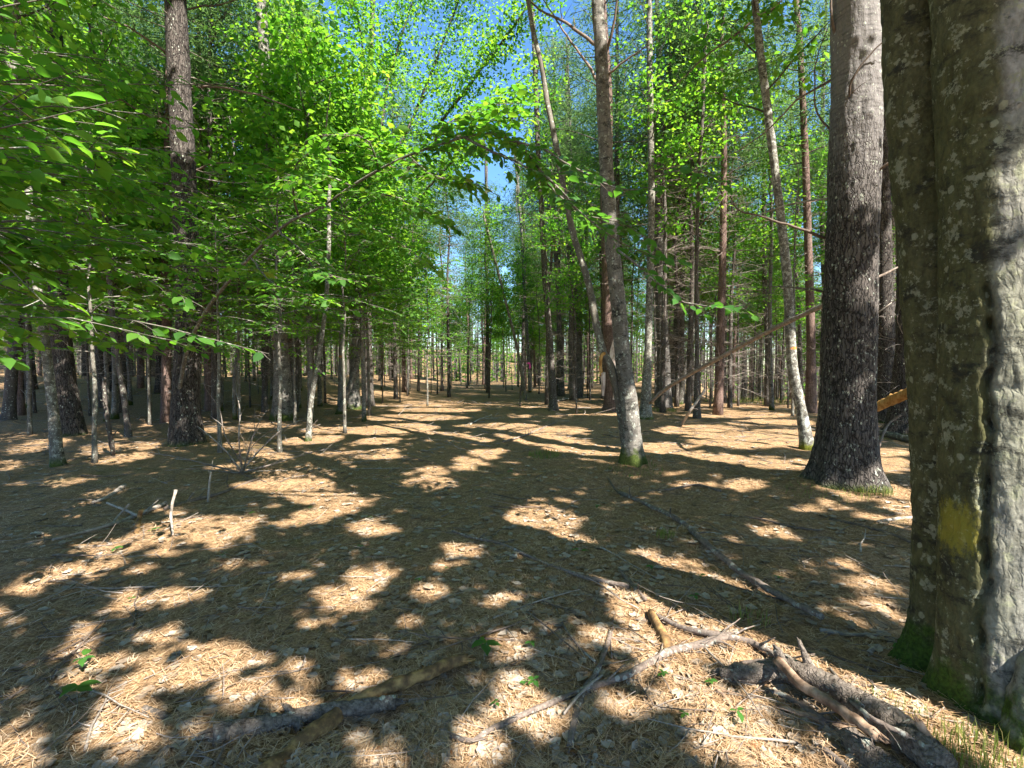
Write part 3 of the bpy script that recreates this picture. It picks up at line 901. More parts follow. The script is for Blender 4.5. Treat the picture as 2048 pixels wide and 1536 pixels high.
OVER = []        # stems that carry the added canopy over the camera: (empty, base, trunk path)
HERO_OBJ = {}
BRANCHES = {
 0: [  # thick pine
  ([(1676, 102, 7.0), (1666, 58, 6.9), (1661, 20, 6.9), (1661, -40, 6.9)], 7, TWIG_BROWN),
  ([(1697, 253, 6.9), (1698, 191, 6.7), (1710, 154, 6.6), (1756, 102, 6.5), (1800, 70, 6.4)], 6, TWIG_BROWN),
  ([(1736, 240, 7.0), (1768, 215, 6.8), (1830, 180, 6.7)], 6, TWIG_BROWN),
  ([(1716, 382, 6.9), (1770, 330, 6.6), (1840, 290, 6.4)], 7, TWIG_BROWN),
  ([(1664, 482, 7.2), (1600, 461, 7.0), (1530, 441, 6.8), (1480, 430, 6.7), (1462, 415, 6.6), (1454, 398, 6.6)], 7, TWIG_BROWN),
  ([(1664, 396, 7.3), (1600, 404, 7.6), (1540, 420, 7.8), (1450, 452, 8.1)], 4, DEADWOOD),
  ([(1668, 268, 7.3), (1638, 225, 7.3), (1630, 180, 7.3), (1632, 120, 7.3), (1656, 50, 7.3)], 4, TWIG_BROWN),
  ([(1668, 156, 7.3), (1590, 205, 7.6), (1540, 255, 7.9), (1470, 300, 8.3)], 5, TWIG_BROWN),
  ([(1666, 588, 7.2), (1626, 580, 7.2), (1583, 577, 7.3), (1520, 574, 7.6)], 5, BARK_POLE),
  ([(1736, 560, 7.1), (1770, 545, 7.1), (1830, 515, 7.2)], 6, TWIG_BROWN),
  ([(1735, 640, 7.0), (1765, 618, 6.8), (1775, 612, 6.8)], 4, DEADWOOD),
 ],
 1: [
  ([(1204, 100, 8.9), (1150, 60, 9.2), (1090, 20, 9.6), (1030, -30, 10)], 7, TWIG_BROWN),
  ([(1210, 110, 8.9), (1226, 70, 8.7), (1236, 20, 8.6), (1250, -40, 8.5)], 7, TWIG_BROWN),
  ([(1208, 180, 8.9), (1165, 120, 9.2), (1120, 60, 9.4), (1080, 0, 9.8)], 6, TWIG_BROWN),
  ([(1216, 150, 8.9), (1250, 120, 8.8), (1300, 85, 8.6)], 5, TWIG_BROWN),
 ],
 12: [
  ([(1514, 36, 10.4), (1480, 62, 10.3), (1430, 100, 10.2), (1348, 168, 10)], 5, TWIG_BROWN),
  ([(1515, 34, 10.4), (1545, 18, 10.3), (1590, -20, 10.2)], 4, DEADWOOD),
 ],
 17: [
  ([(370, 20, 11.6), (410, 10, 11.3), (450, 6, 11), (500, -10, 10.8)], 4, TWIG_BROWN),
  ([(374, 180, 11.6), (430, 172, 11), (520, 190, 10.5), (600, 215, 10)], 5, TWIG_BROWN),
  ([(345, 115, 11.7), (310, 90, 11.4), (260, 60, 11), (210, 40, 10.5)], 6, TWIG_BROWN),
  ([(348, 255, 11.7), (300, 235, 11.3), (240, 200, 10.9), (180, 180, 10.3)], 5, TWIG_BROWN),
  ([(384, 345, 11.5), (420, 330, 11.2), (470, 328, 10.8)], 5, TWIG_BROWN),
 ],
 26: [  # fanning maple
  ([(736, 470, 22), (790, 380, 21.5), (850, 290, 21), (930, 180, 20), (1010, 70, 19), (1060, -10, 18.5)], 9, BARK_BROWN),
  ([(737, 430, 22), (780, 330, 22), (830, 230, 22), (870, 130, 22), (910, 20, 22), (940, -60, 22)], 8, BARK_BROWN),
  ([(735, 350, 22), (760, 260, 22), (775, 170, 22), (800, 80, 22), (835, -30, 22)], 8, BARK_BROWN),
  ([(735, 380, 22), (722, 280, 22), (730, 180, 22), (722, 80, 22), (708, -30, 22)], 8, BARK_BROWN),
  ([(736, 500, 22), (810, 430, 21), (880, 350, 20), (960, 250, 19), (1020, 180, 18)], 7, BARK_BROWN),
  ([(736, 320, 22), (700, 240, 22.5), (650, 150, 23), (600, 40, 23.5)], 6, BARK_BROWN),
 ],
}

def px_branch(mb, spec, fork=True):
    """a branch drawn through photograph points with their own distances, with side twigs"""
    path, w, m = spec
    P = resample([W(a, b_, c) for a, b_, c in path], .12)
    d = np.array([c for *_, c in path]).mean()
    r0 = w / F * d / 2
    R = np.linspace(r0, r0 * .35, len(P))
    P = P + np.cumsum(rng.normal(0, .008, P.shape), 0)
    tube(mb, P, R, 7)
    if fork:
        for i in range(3, len(P) - 1, 3):
            if rng.random() < .55:
                t = unit(P[i] - P[i - 1])
                sd = unit(np.cross(t, rdir(1)[0]))
                ln = rng.uniform(.15, .5)
                tube(mb, curve(P[i], unit(t * .8 + sd), ln, 4, 0, .12), np.linspace(R[i] * .5, .0015, 5), 4, cap=False)
    return P

BIRCH = None
def build_hero():
    global BIRCH
    for i, h in enumerate(HERO):
        base, d, P, R = hero_path(h)
        if h['bark'] == 'birch':
            c1 = W(1592, 697, d) - base
            c2 = W(1608, 842, d) - base
            BIRCH = bark_mat('painted_birch_bark', (.055, .048, .038), (.19, .175, .145), zs=.5, lichen=1.0, lichen_col=(.36, .36, .30), blot=.75,
                             bump=.6, moss=.16, moss_col=(.16, .17, .015), band=.6,
                             paint=[(tuple(c1), (.2, .4, .035), (.55, .20, .03), .8), (tuple(c2), (.05, .3, .11), (.62, .74, .78), .7)])
            h['bark'] = BIRCH
        barkm = h['bark']
        if h.get('band_orange'):
            c1 = W(*h['band_orange'], d) - base
            barkm = bark_mat('orange_ringed_bark', (.09, .08, .066), (.25, .228, .20), zs=.3, lichen=.6, blot=.25, moss=.1,
                             paint=[(tuple(c1), (.4, .4, .05), (.55, .20, .04), .8)])
        e = thing(h['name'], h['label'], h['cat'], base)
        mb = MB()
        knots = []
        if i == 0:
            for kpx, kpy in ((1680, 490), (1722, 492), (1716, 664), (1680, 860), (1712, 782), (1668, 790), (1690, 640), (1704, 250), (1718, 385), (1700, 128), (1682, 100)):
                z = W(kpx, kpy, d)[2] - base[2]
                fr = np.clip((kpx - np.interp(kpy, [0, 962], [1712, 1690])) / 46, -.95, .95)
                knots.append((z, -math.acos(fr), .05, .028))
        tube(mb, P, R, h['n'], bark_disp(h['ridge'], h['flare'], base[2], R[0], i, knots=knots))
        link('trunk', mb.mesh('trunk', barkm, base), e)
        HERO_OBJ[i] = (e, base, d, P, R, h)
        for spec in BRANCHES.get(i, ()):
            m2 = MB()
            px_branch(m2, spec, fork=(i != 26))
            link('branch', m2.mesh('branch', spec[2], base), e)
        # dead branch stubs
        if h['k'] in ('pine', 'torn') and d > 8:
            tb = MB()
            for _ in range(int(34 + 10 * (d > 14))):
                z = rng.uniform(1.2, 9)
                k = np.argmin(np.abs(P[:, 2] - base[2] - z))
                dirv = rdir(1, -.15, .35)[0]
                L = rng.uniform(.3, 1.5)
                c = curve(P[k], dirv, L, 5, rng.uniform(-.2, .4), .1)
                tube(tb, c, np.linspace(.012, .003, len(c)), 4, cap=False)
                for q in range(rng.integers(1, 4)):
                    a = rng.integers(2, 5)
                    tube(tb, curve(c[a], unit(dirv + rdir(1)[0] * .8), L * .4, 3, 0, .1), np.linspace(.006, .002, 4), 3, cap=False)
            stuff(link('dead_branches', tb.mesh('dead_branches', TWIG_PINE, base), e))
        if i == 1:      # second, leaning stem with torn wood at its bend
            sp = [(1256, 915, 8.75), (1247, 860, 8.7), (1238, 800, 8.6), (1222, 735, 8.5), (1207, 706, 8.5), (1194, 655, 8.6), (1179, 575, 8.7), (1163, 520, 8.8), (1147, 470, 8.9),
                  (1130, 390, 9.0), (1112, 290, 9.1), (1094, 200, 9.2), (1085, 140, 9.3), (1066, 60, 9.4), (1052, -20, 9.5), (1020, -180, 9.8)]
            PP = resample([W(*q) for q in sp], .06)
            rr = np.interp(np.linspace(0, 1, len(PP)), [0, .2, .6, 1], [.085, .062, .048, .03])
            m2 = MB()
            tube(m2, PP, rr, 18, bark_disp(.004, .2, base[2], .08, 5))
            o = link('leaning_stem', m2.mesh('leaning_stem', BARK_POLE, base), e)
            o['label'] = 'thin second stem leaning left'
            m2 = MB()
            q = np.array([W(1210, 706, 8.44), W(1203, 712, 8.43), W(1201, 730, 8.45), W(1203, 752, 8.47)])
            tube(m2, resample(q, .03), .028, 6)
            o = link('torn_wood', m2.mesh('torn_wood', WOOD_ORANGE, base), e)
            o['label'] = 'strip of fresh orange torn wood hanging at the bend'
            m2 = MB()
            q = np.array([W(1205, 745, 8.47), W(1207, 765, 8.5), W(1206, 792, 8.5)])
            tube(m2, resample(q, .03), [.03, .06, .07, .06, .04, .03, .02, .015][:len(resample(q, .03))] if len(resample(q, .03)) <= 8 else np.linspace(.05, .02, len(resample(q, .03))), 6)
            o = link('torn_wood', m2.mesh('torn_wood', WOOD_PALE, base), e)
            o['label'] = 'pale splinter hanging below the orange torn wood'
        if i == 2:      # bared wood on the torn pine: a shell standing proud of the trunk's right front
            m2 = MB()
            k0 = np.argmin(np.abs(P[:, 2] - W(1226, 800, d)[2]))
            k1 = np.argmin(np.abs(P[:, 2] - W(1226, 632, d)[2]))
            ks = np.arange(k0, k1 + 1)
            vs = []
            nn = 16
            for k in ks:
                t = (k - k0) / max(1, k1 - k0)
                a0 = -1.75 + .5 * math.sin(t * 9) * .3 + 1.2 * max(0, t - .55) / .45
                th = np.linspace(a0, .55 - .4 * t, nn)
                rr = R[k] * 1.10 + .012 + .012 * rng.normal(0, 1, nn)
                vs.append(np.stack([P[k][0] + np.cos(th) * rr, P[k][1] + np.sin(th) * rr, np.full(nn, P[k][2])], 1))
            vs = np.array(vs)
            idx = np.arange(len(ks) * nn).reshape(len(ks), nn)
            qd = np.stack([idx[:-1, :-1], idx[:-1, 1:], idx[1:, 1:], idx[1:, :-1]], -1).reshape(-1, 4)
            m2.add(vs.reshape(-1, 3), qd)
            o = link('bared_wood', m2.mesh('bared_wood', WOOD_PALE, base), e)
            o['label'] = 'bare pinkish wood where the bark is gone'
        if i == 7:      # pink ribbon
            m2 = MB()
            p = W(1057, 728, d)
            th = np.linspace(0, 2 * math.pi, 15)
            rr = .14
            a_ = np.stack([p[0] + np.cos(th) * rr, p[1] + np.sin(th) * rr, np.full(15, p[2])], 1)
            b2 = a_ + np.array((0, 0, .12))
            m2.add(np.vstack([a_, b2]), [(j, j + 1, 16 + j, 15 + j) for j in range(14)])
            q = p + np.array((.02, -.16, .02))
            m2.add([q, q + (.14, 0, 0), q + (.17, -.02, -.35), q + (.04, 0, -.42)], [(0, 1, 2, 3)])
            link('ribbon', m2.mesh('ribbon', RIBBON_PINK, base), e)
build_hero()

# nearest tree: fused stems of a maple, right edge of the picture
def build_near():
    base = NT
    e = thing('maple_tree', 'nearest tree at the right edge, fused lichened stems with a yellow paint blaze', 'maple tree', base)
    paintc = W(1912, 1058, 2.2) - base
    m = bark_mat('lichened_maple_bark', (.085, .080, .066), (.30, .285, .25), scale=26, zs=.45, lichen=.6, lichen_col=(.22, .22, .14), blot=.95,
                 blot_col=(.020, .020, .014), moss=.24, moss_col=(.05, .088, .010), bump=.65, tint=(.86, .88, .74), shade_side=(.082, (.40, .40, .20)), crack=.16, crack_scale=(30, 30, 9),
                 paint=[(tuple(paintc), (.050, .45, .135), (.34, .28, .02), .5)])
    def mk(name, pxs, d, rad, n, seed, groove=None, flare=.5):
        pts = [W(a, b_, d + dd) for a, b_, dd in pxs]
        last = pts[-1]
        for j in range(4):
            pts.append(last + np.array((-.12, .05, 3.2)) * (j + 1))
        P = resample(pts, .018)
        keep = (P[:, 2] < 4.2) | (np.arange(len(P)) % 14 == 0)
        P = P[keep]
        zz = P[:, 2]
        R = np.interp(zz, [0, 1.2, 3.3, 6, 16], [rad * 1.0, rad * .96, rad * .9, rad * .8, rad * .25])
        def f(th, Q, RR):
            z = Q[..., 2] - base[2]
            s = seed * 7.3
            c, s_ = np.cos(th) * RR, np.sin(th) * RR
            o = .008 * vnoise(np.stack([c * 7 + s, s_ * 7, z * 2.2], -1))
            o = o + .0055 * vnoise(np.stack([c * 26 + s, s_ * 26, z * 9], -1))
            o = o + .0030 * vnoise(np.stack([c * 90 + s, s_ * 90, z * 34], -1)) + .0022 * vnoise(np.stack([c * 170 + s, s_ * 170, z * 90], -1))
            # horizontal scars
            o = o - .006 * np.clip(vnoise(np.stack([c * 7 + s, s_ * 7, z * 26], -1)) - .35, 0, 1) * 2
            # ridged bark low down
            rid = 1 - np.abs(vnoise(np.stack([c * 34 + s, s_ * 34, z * 3.5], -1))) * 1.8
            o = o + .010 * rid * np.exp(-np.maximum(z, 0) / .5)
            lob = .5 + .5 * np.cos(th * 4 + seed + .6 * np.sin(3 * th))
            o = o + rad * flare * np.exp(-np.maximum(z, 0) / .13) * (.4 + lob)
            if groove is not None:
                gz, gth = groove
                g0 = np.interp(z, gz, gth) + .06 * vnoise(np.stack([z * 6, z * 0, z * 0], -1)) + .035 * vnoise(np.stack([z * 30, z * 0 + 3, z * 0], -1))
                dth = np.angle(np.exp(1j * (th - g0))) * RR
                dep = np.interp(z, [0, .3, 1.8, 2.1], [.045, .065, .055, 0]) * (.8 + .5 * vnoise(np.stack([z * 23, z * 0 + 5, z * 0], -1)))
                o = o - dep * np.exp(-(dth / .013) ** 2) + dep * .15 * np.exp(-((dth + .04) / .03) ** 2)
            return o
        mb = MB()
        tube(mb, P, R, n, f)
        return link(name, mb.mesh(name, m, base), e), P
    A, PA = mk('stem', [(1895, 1470, 0), (1899, 1250, 0), (1899, 1000, 0), (1890, 800, 0), (1870, 550, 0), (1848, 300, 0), (1832, 0, 0)], 2.58, .160, 110, 1.0)
    th_g = -math.pi / 2 - .86
    B, PB = mk('stem', [(1985, 1490, 0), (1990, 1250, 0), (1992, 1000, 0), (1990, 800, 0), (1988, 550, 0), (1982, 300, 0), (1972, 0, 0)], 2.24, .205, 190, 2.0,
               groove=([0, .6, 1.2, 1.7, 2.4], [th_g - .22, th_g - .1, th_g, th_g, th_g]), flare=.22)
    # root buttress in front, at the frame's corner
    C_, PC = mk('root', [(2075, 1600, 0), (2080, 1480, 0), (2092, 1380, .02), (2105, 1300, .05)], 1.98, .115, 60, 3.0, flare=.2)
    bpy.data.objects.remove(C_)
    mb = MB()
    q = np.array([W(2068, 1640, 1.95), W(2066, 1540, 1.95), W(2080, 1400, 1.98), W(2098, 1280, 2.04), W(2120, 1190, 2.10)])
    P = resample(q, .03)
    tube(mb, P, np.linspace(.135, .05, len(P)), 40, lambda th, Q, RR: .008 * vnoise(Q * 22) + .004 * vnoise(Q * 70))
    link('root', mb.mesh('root', m, base), e)
    HERO_OBJ['near'] = (e, base, 2.2, PB, None, None)
build_near()

# ------------------------------------------------------------------ standing dead trunk that leans on the pine
def simple_thing(name, label, cat, mb, m, base, group=None, smooth_=True):
    o = link(name, mb.mesh(name, m, base, smooth_), None, base)
    return tag(o, label, cat, group)

def px_stick(name, label, cat, path, w0, w1, m, n=8, jit=.004, lift=.0, twigs=0, group=None, step=.05, knobs=True, ends=None):
    """a stick on the ground through photograph points (or px,py,d for raised points)"""
    pts, ds = [], []
    for q in path:
        if len(q) == 2:
            p = G(*q)
            rr = (w0 + w1) / 4 / F * p[1]
            p = p + np.array((0, 0, rr * .75 + lift))
        elif q[2] < 0:       # -height above the floor
            p = W(q[0], q[1], (CAM[2] + q[2]) / ((q[1] - 745.0) / F))
        else:
            p = W(*q)
        pts.append(p)
        ds.append(p[1])
    P = resample(pts, step)
    P = P + np.cumsum(rng.normal(0, jit, P.shape), 0) * np.linspace(0, 1, len(P))[:, None] * .6
    dd = P[:, 1]
    R = np.linspace(w0, w1, len(P)) / F * np.maximum(dd, .5) / 2
    base = P[0].copy()
    mb = MB()
    def dsp(th, Q, RR):
        return RR * (.22 * vnoise(Q * 16) + .17 * vnoise(Q * 52) + .10 * vnoise(Q * 130))
    tube(mb, P, R, n, dsp)
    if n >= 10:          # splintered ends
        for k, sg in ((0, -1), (len(P) - 1, 1)):
            t = unit(P[min(k + 1, len(P) - 1)] - P[max(k - 1, 0)]) * sg
            for _ in range(7):
                o_ = rdir(1)[0] * R[k] * rng.uniform(.2, .75)
                ln = R[k] * rng.uniform(.8, 2.6)
                a_ = P[k] + o_ - t * R[k] * .6
                tube(mb, np.array([a_, a_ + t * ln * .6, a_ + t * ln + rng.normal(0, .08, 3) * R[k]]), [R[k] * .34, R[k] * .22, R[k] * .03], 5)
    for _ in range(twigs):
        k = rng.integers(1, len(P) - 1)
        t = unit(P[k + 1] - P[k])
        sd = unit(np.cross(t, rdir(1)[0]) + np.array((0, 0, .25)))
        ln = rng.uniform(3, 9) * R[k] + .05
        tube(mb, curve(P[k], unit(t * .7 + sd), ln, 4, .3, .12), np.linspace(R[k] * .45, R[k] * .12, 5), 5)
    return simple_thing(name, label, cat, mb, m, base, group), P

# ------------------------------------------------------------------ foliage
def spray_leaves(branches, leaf, twig_gap=.16, twig_len=.5, leaf_gap=.055, start=.2, tilt=.42, twigs=None):
    """flat beech-like sprays along branches: returns leaf arrays; twigs (MB) collects thin stems"""
    Ps, Ds, Ns, Ls = [], [], [], []
    for B in branches:
        B = np.asarray(B)
        seg = np.linalg.norm(np.diff(B, axis=0), axis=1)
        s = np.concatenate([[0], np.cumsum(seg)])
        tot = s[-1]
        side = 1
        for t in np.arange(tot * start, tot, twig_gap * rng.uniform(.8, 1.2)):
            p = np.array([np.interp(t, s, B[:, k]) for k in range(3)])
            k = min(np.searchsorted(s, t), len(B) - 1)
            td = unit(B[k] - B[k - 1])
            lat = unit(np.cross(td, (0, 0, 1)) * side + 1e-6)
            side = -side
            dv = unit(td * rng.uniform(.5, .9) + lat + np.array((0, 0, rng.normal(.0, .16))))
            ln = twig_len * rng.uniform(.5, 1.1) * (1 - .55 * t / tot)
            c = curve(p, dv, ln, 3, .22, .08)
            if twigs is not None:
                tube(twigs, c, np.linspace(.0035, .0012, 4), 3, cap=False)
            m = max(2, int(ln / leaf_gap))
            tt = np.linspace(.12, 1, m)
            q = np.stack([np.interp(tt, np.linspace(0, 1, 4), c[:, j]) for j in range(3)], 1)
            td2 = unit(c[-1] - c[0])
            lat2 = unit(np.cross(td2, (0, 0, 1)))
            sg = np.where(np.arange(m) % 2 == 0, 1, -1)[:, None]
            D = unit(td2 * .75 + lat2 * sg * .8 + rng.normal(0, .18, (m, 3)) + np.array((0, 0, -.12)))
            D[-1] = unit(td2 + np.array((0, 0, -.15)))
            N = unit(np.array((0, -.12, 1.0)) + rng.normal(0, tilt, (m, 3)))
            Ps.append(q); Ds.append(D); Ns.append(N)
            Ls.append(leaf * rng.uniform(.65, 1.2, m))
    return np.vstack(Ps), np.vstack(Ds), np.vstack(Ns), np.concatenate(Ls)

LEAF_MESH = {}
def leaf_mesh(m, fine=2, aspect=.62):
    key = (m.name, fine)
    if key not in LEAF_MESH:
        mb = MB()
        add_leaves(mb, np.zeros((1, 3)), np.array([(1.0, 0, 0)]), np.array([(0, 0, 1.0)]), 1.0, aspect, fine)
        LEAF_MESH[key] = mb.mesh('leaf', m)
    return LEAF_MESH[key]

def foliage(e, base, arr, m, single=0, fine=1, aspect=.62, carve=.85, name='foliage'):
    P, D, N, L = arr
    if carve:
        keep = ~(lit_at(P) & (rng.random(len(P)) < carve))
        P, D, N, L = P[keep], D[keep], N[keep], L[keep]
    if single:
        px, py, d = pix(P)
        vis = (px > -20) & (px < 2068) & (py > -20) & (py < 1556)
        sz = np.where(vis, L / np.nan_to_num(d, nan=99), 0)
        top = np.argsort(-sz)[:single]
        top = top[sz[top] > 0]
        me = leaf_mesh(m, 2 if fine != 3 else 3, aspect)
        Bv = unit(np.cross(N, D))
        Nn = np.cross(D, Bv)
        for i in top:
            o = link('leaf', me, e)
            o.matrix_local = Matrix(((D[i][0] * L[i], Bv[i][0] * L[i], Nn[i][0] * L[i], P[i][0] - base[0]),
                                     (D[i][1] * L[i], Bv[i][1] * L[i], Nn[i][1] * L[i], P[i][1] - base[1]),
                                     (D[i][2] * L[i], Bv[i][2] * L[i], Nn[i][2] * L[i], P[i][2] - base[2]), (0, 0, 0, 1)))
        rest = np.ones(len(P), bool)
        rest[top] = False
        P, D, N, L = P[rest], D[rest], N[rest], L[rest]
    mb = MB()
    add_leaves(mb, P, D, N, L, aspect, fine)
    return stuff(link(name, mb.mesh(name, m, base), e))

def understory(label, base, H, r, nb, zlo, zhi, blen, leaf, m, bark=BARK_POLE, lean=(0, 0), single=0, fine=1, cat='beech sapling',
               group=None, azim=None, rise=.35, droop=.5, name='beech_sapling', twig_gap=.17, leaf_gap=.06, carve=.85, twig_len=.5, aspect=.62):
    base = np.asarray(base, float)
    e = thing(name, label, cat, base, group)
    stem = np.array([base + np.array((lean[0] * t * t, lean[1] * t * t, H * t - .05)) + np.append(rng.normal(0, .03 * t * H * .3, 2), 0) for t in np.linspace(0, 1, 9)])
    S_ = resample(stem, .2)
    mb = MB()
    tube(mb, S_, np.linspace(r, r * .15, len(S_)), 10, bark_disp(.002, .3, base[2], r, H))
    link('stem', mb.mesh('stem', bark, base), e)
    br, bm, tw = [], MB(), MB()
    for i in range(nb):
        z = base[2] + zlo + (zhi - zlo) * (i + rng.random()) / nb
        k = np.argmin(np.abs(S_[:, 2] - z))
        a = rng.uniform(0, 2 * math.pi) if azim is None else rng.normal(azim[0], azim[1])
        ln = blen * rng.uniform(.65, 1.15) * (1 - .4 * (i / nb))
        c = curve(S_[k], (math.sin(a), math.cos(a), rise + rng.normal(0, .12)), ln, 7, droop, .07)
        br.append(c)
        tube(bm, c, np.linspace(max(.006, r * .28), .002, len(c)), 5, cap=False)
    arr = spray_leaves(br, leaf, twig_gap, twig_len, leaf_gap, twigs=tw)
    for v_, f_ in zip(tw.v, tw.f):
        bm.add(v_, f_ - f_.min())
    stuff(link('branches', bm.mesh('branches', bark, base), e))
    foliage(e, base, arr, m, single, fine, aspect, carve)
    return e

# crowns of a looser kind (tall trees): leaf clouds round branch ends
def crown_arrays(branches, per_m, spread, leaf, flat=.5):
    Ps = []
    for B in branches:
        B = np.asarray(B)
        L = np.linalg.norm(np.diff(B, axis=0), axis=1).sum()
        n = int(per_m * L)
        t = rng.uniform(.25, 1, n) * (len(B) - 1)
        i = np.minimum(t.astype(int), len(B) - 2)
        f = (t - i)[:, None]
        q = B[i] * (1 - f) + B[i + 1] * f
        Ps.append(q + rng.normal(0, 1, (n, 3)) * np.array((spread, spread, spread * flat)))
    C = np.vstack(Ps)
    k = 7                                   # leaves sit in rosettes at twig ends
    C = C[rng.random(len(C)) < 1.45 / k]
    n = len(C) * k
    off = rng.normal(0, 1, (n, 3)) * np.array((1, 1, .45))
    P = np.repeat(C, k, 0) + off * leaf * .95
    D = unit(off + rng.normal(0, .5, (n, 3)) + np.array((0, 0, -.35)))
    N = unit(np.repeat(unit(np.array((0, 0, 1.0)) + rng.normal(0, .45, (len(C), 3))), k, 0) + rng.normal(0, .3, (n, 3)))
    return P, D, N, leaf * rng.uniform(.65, 1.3, n)

def tall_branches(path, z0, z1, n, length, rise, droop=.2, jit=.09):
    out = []
    zmax = path[-1][2]
    for i in range(n):
        z = z0 + (z1 - z0) * (i + rng.random()) / n
        k = np.argmin(np.abs(path[:, 2] - z))
        a = i * 2.4 + rng.normal(0, .4)
        ln = length * rng.uniform(.6, 1.2) * (1 - .55 * (z - z0) / max(.1, z1 - z0))
        out.append(curve(path[k], (math.sin(a), math.cos(a), rise * rng.uniform(.6, 1.4)), ln, 6, droop, jit))
    return out

# crowns of the hero trees that stand far enough off to show them
def hero_crowns():
    for i, rec in HERO_OBJ.items():
        if i == 'near':
            continue
        e, base, d, P, R, h = rec
        if d < 14 and i not in (12, 19, 21):
            continue
        g = base[2]
        if h['k'] in ('pine', 'torn'):
            br = tall_branches(P, g + 9.5, g + h['H'] - .3, 26, 2.4, .25)
            bm = MB()
            for c in br:
                tube(bm, c, np.linspace(.03, .006, len(c)), 4, cap=False)
            arr = crown_arrays(br, 60, .26, .24, .6)
            stuff(link('branches', bm.mesh('branches', BARK_BROWN, base), e))
            foliage(e, base, arr, NEEDLE_GREEN, 0, 0, .16, .7, 'needle_crown')
        else:
            br = tall_branches(P, g + h['H'] * .42, g + h['H'] - .2, 20, 2.2, .9, -.1)
            bm = MB()
            for c in br:
                tube(bm, c, np.linspace(.022, .004, len(c)), 4, cap=False)
            arr = crown_arrays(br, 58, .36, .15, .5)
            stuff(link('branches', bm.mesh('branches', BARK_BROWN, base), e))
            foliage(e, base, arr, LEAF_MAPLE, 0, 0, .75, .7, 'crown')
hero_crowns()
# leaves of the fanning maple sit on its drawn branches
def fan_leaves():
    e, base, d, P, R, h = HERO_OBJ[26]
    br = []
    for path, w, m in BRANCHES[26]:
        Q = resample([W(a, b_, c) for a, b_, c in path], .5)
        br.append(Q[len(Q) // 3:])
        for k in range(len(Q) // 3, len(Q)):
            t = unit(Q[k] - Q[k - 1])
            br.append(curve(Q[k], unit(t + rdir(1)[0] * .8), rng.uniform(1, 2), 5, .2, .08))
    bm = MB()
    for c in br[1:]:
        tube(bm, c, np.linspace(.018, .004, len(c)), 4, cap=False)
    stuff(link('branches', bm.mesh('branches', BARK_BROWN, base), e))
    foliage(e, base, crown_arrays(br, 95, .45, .14, .5), LEAF_MAPLE, 0, 0, .75, .3, 'crown')
fan_leaves()

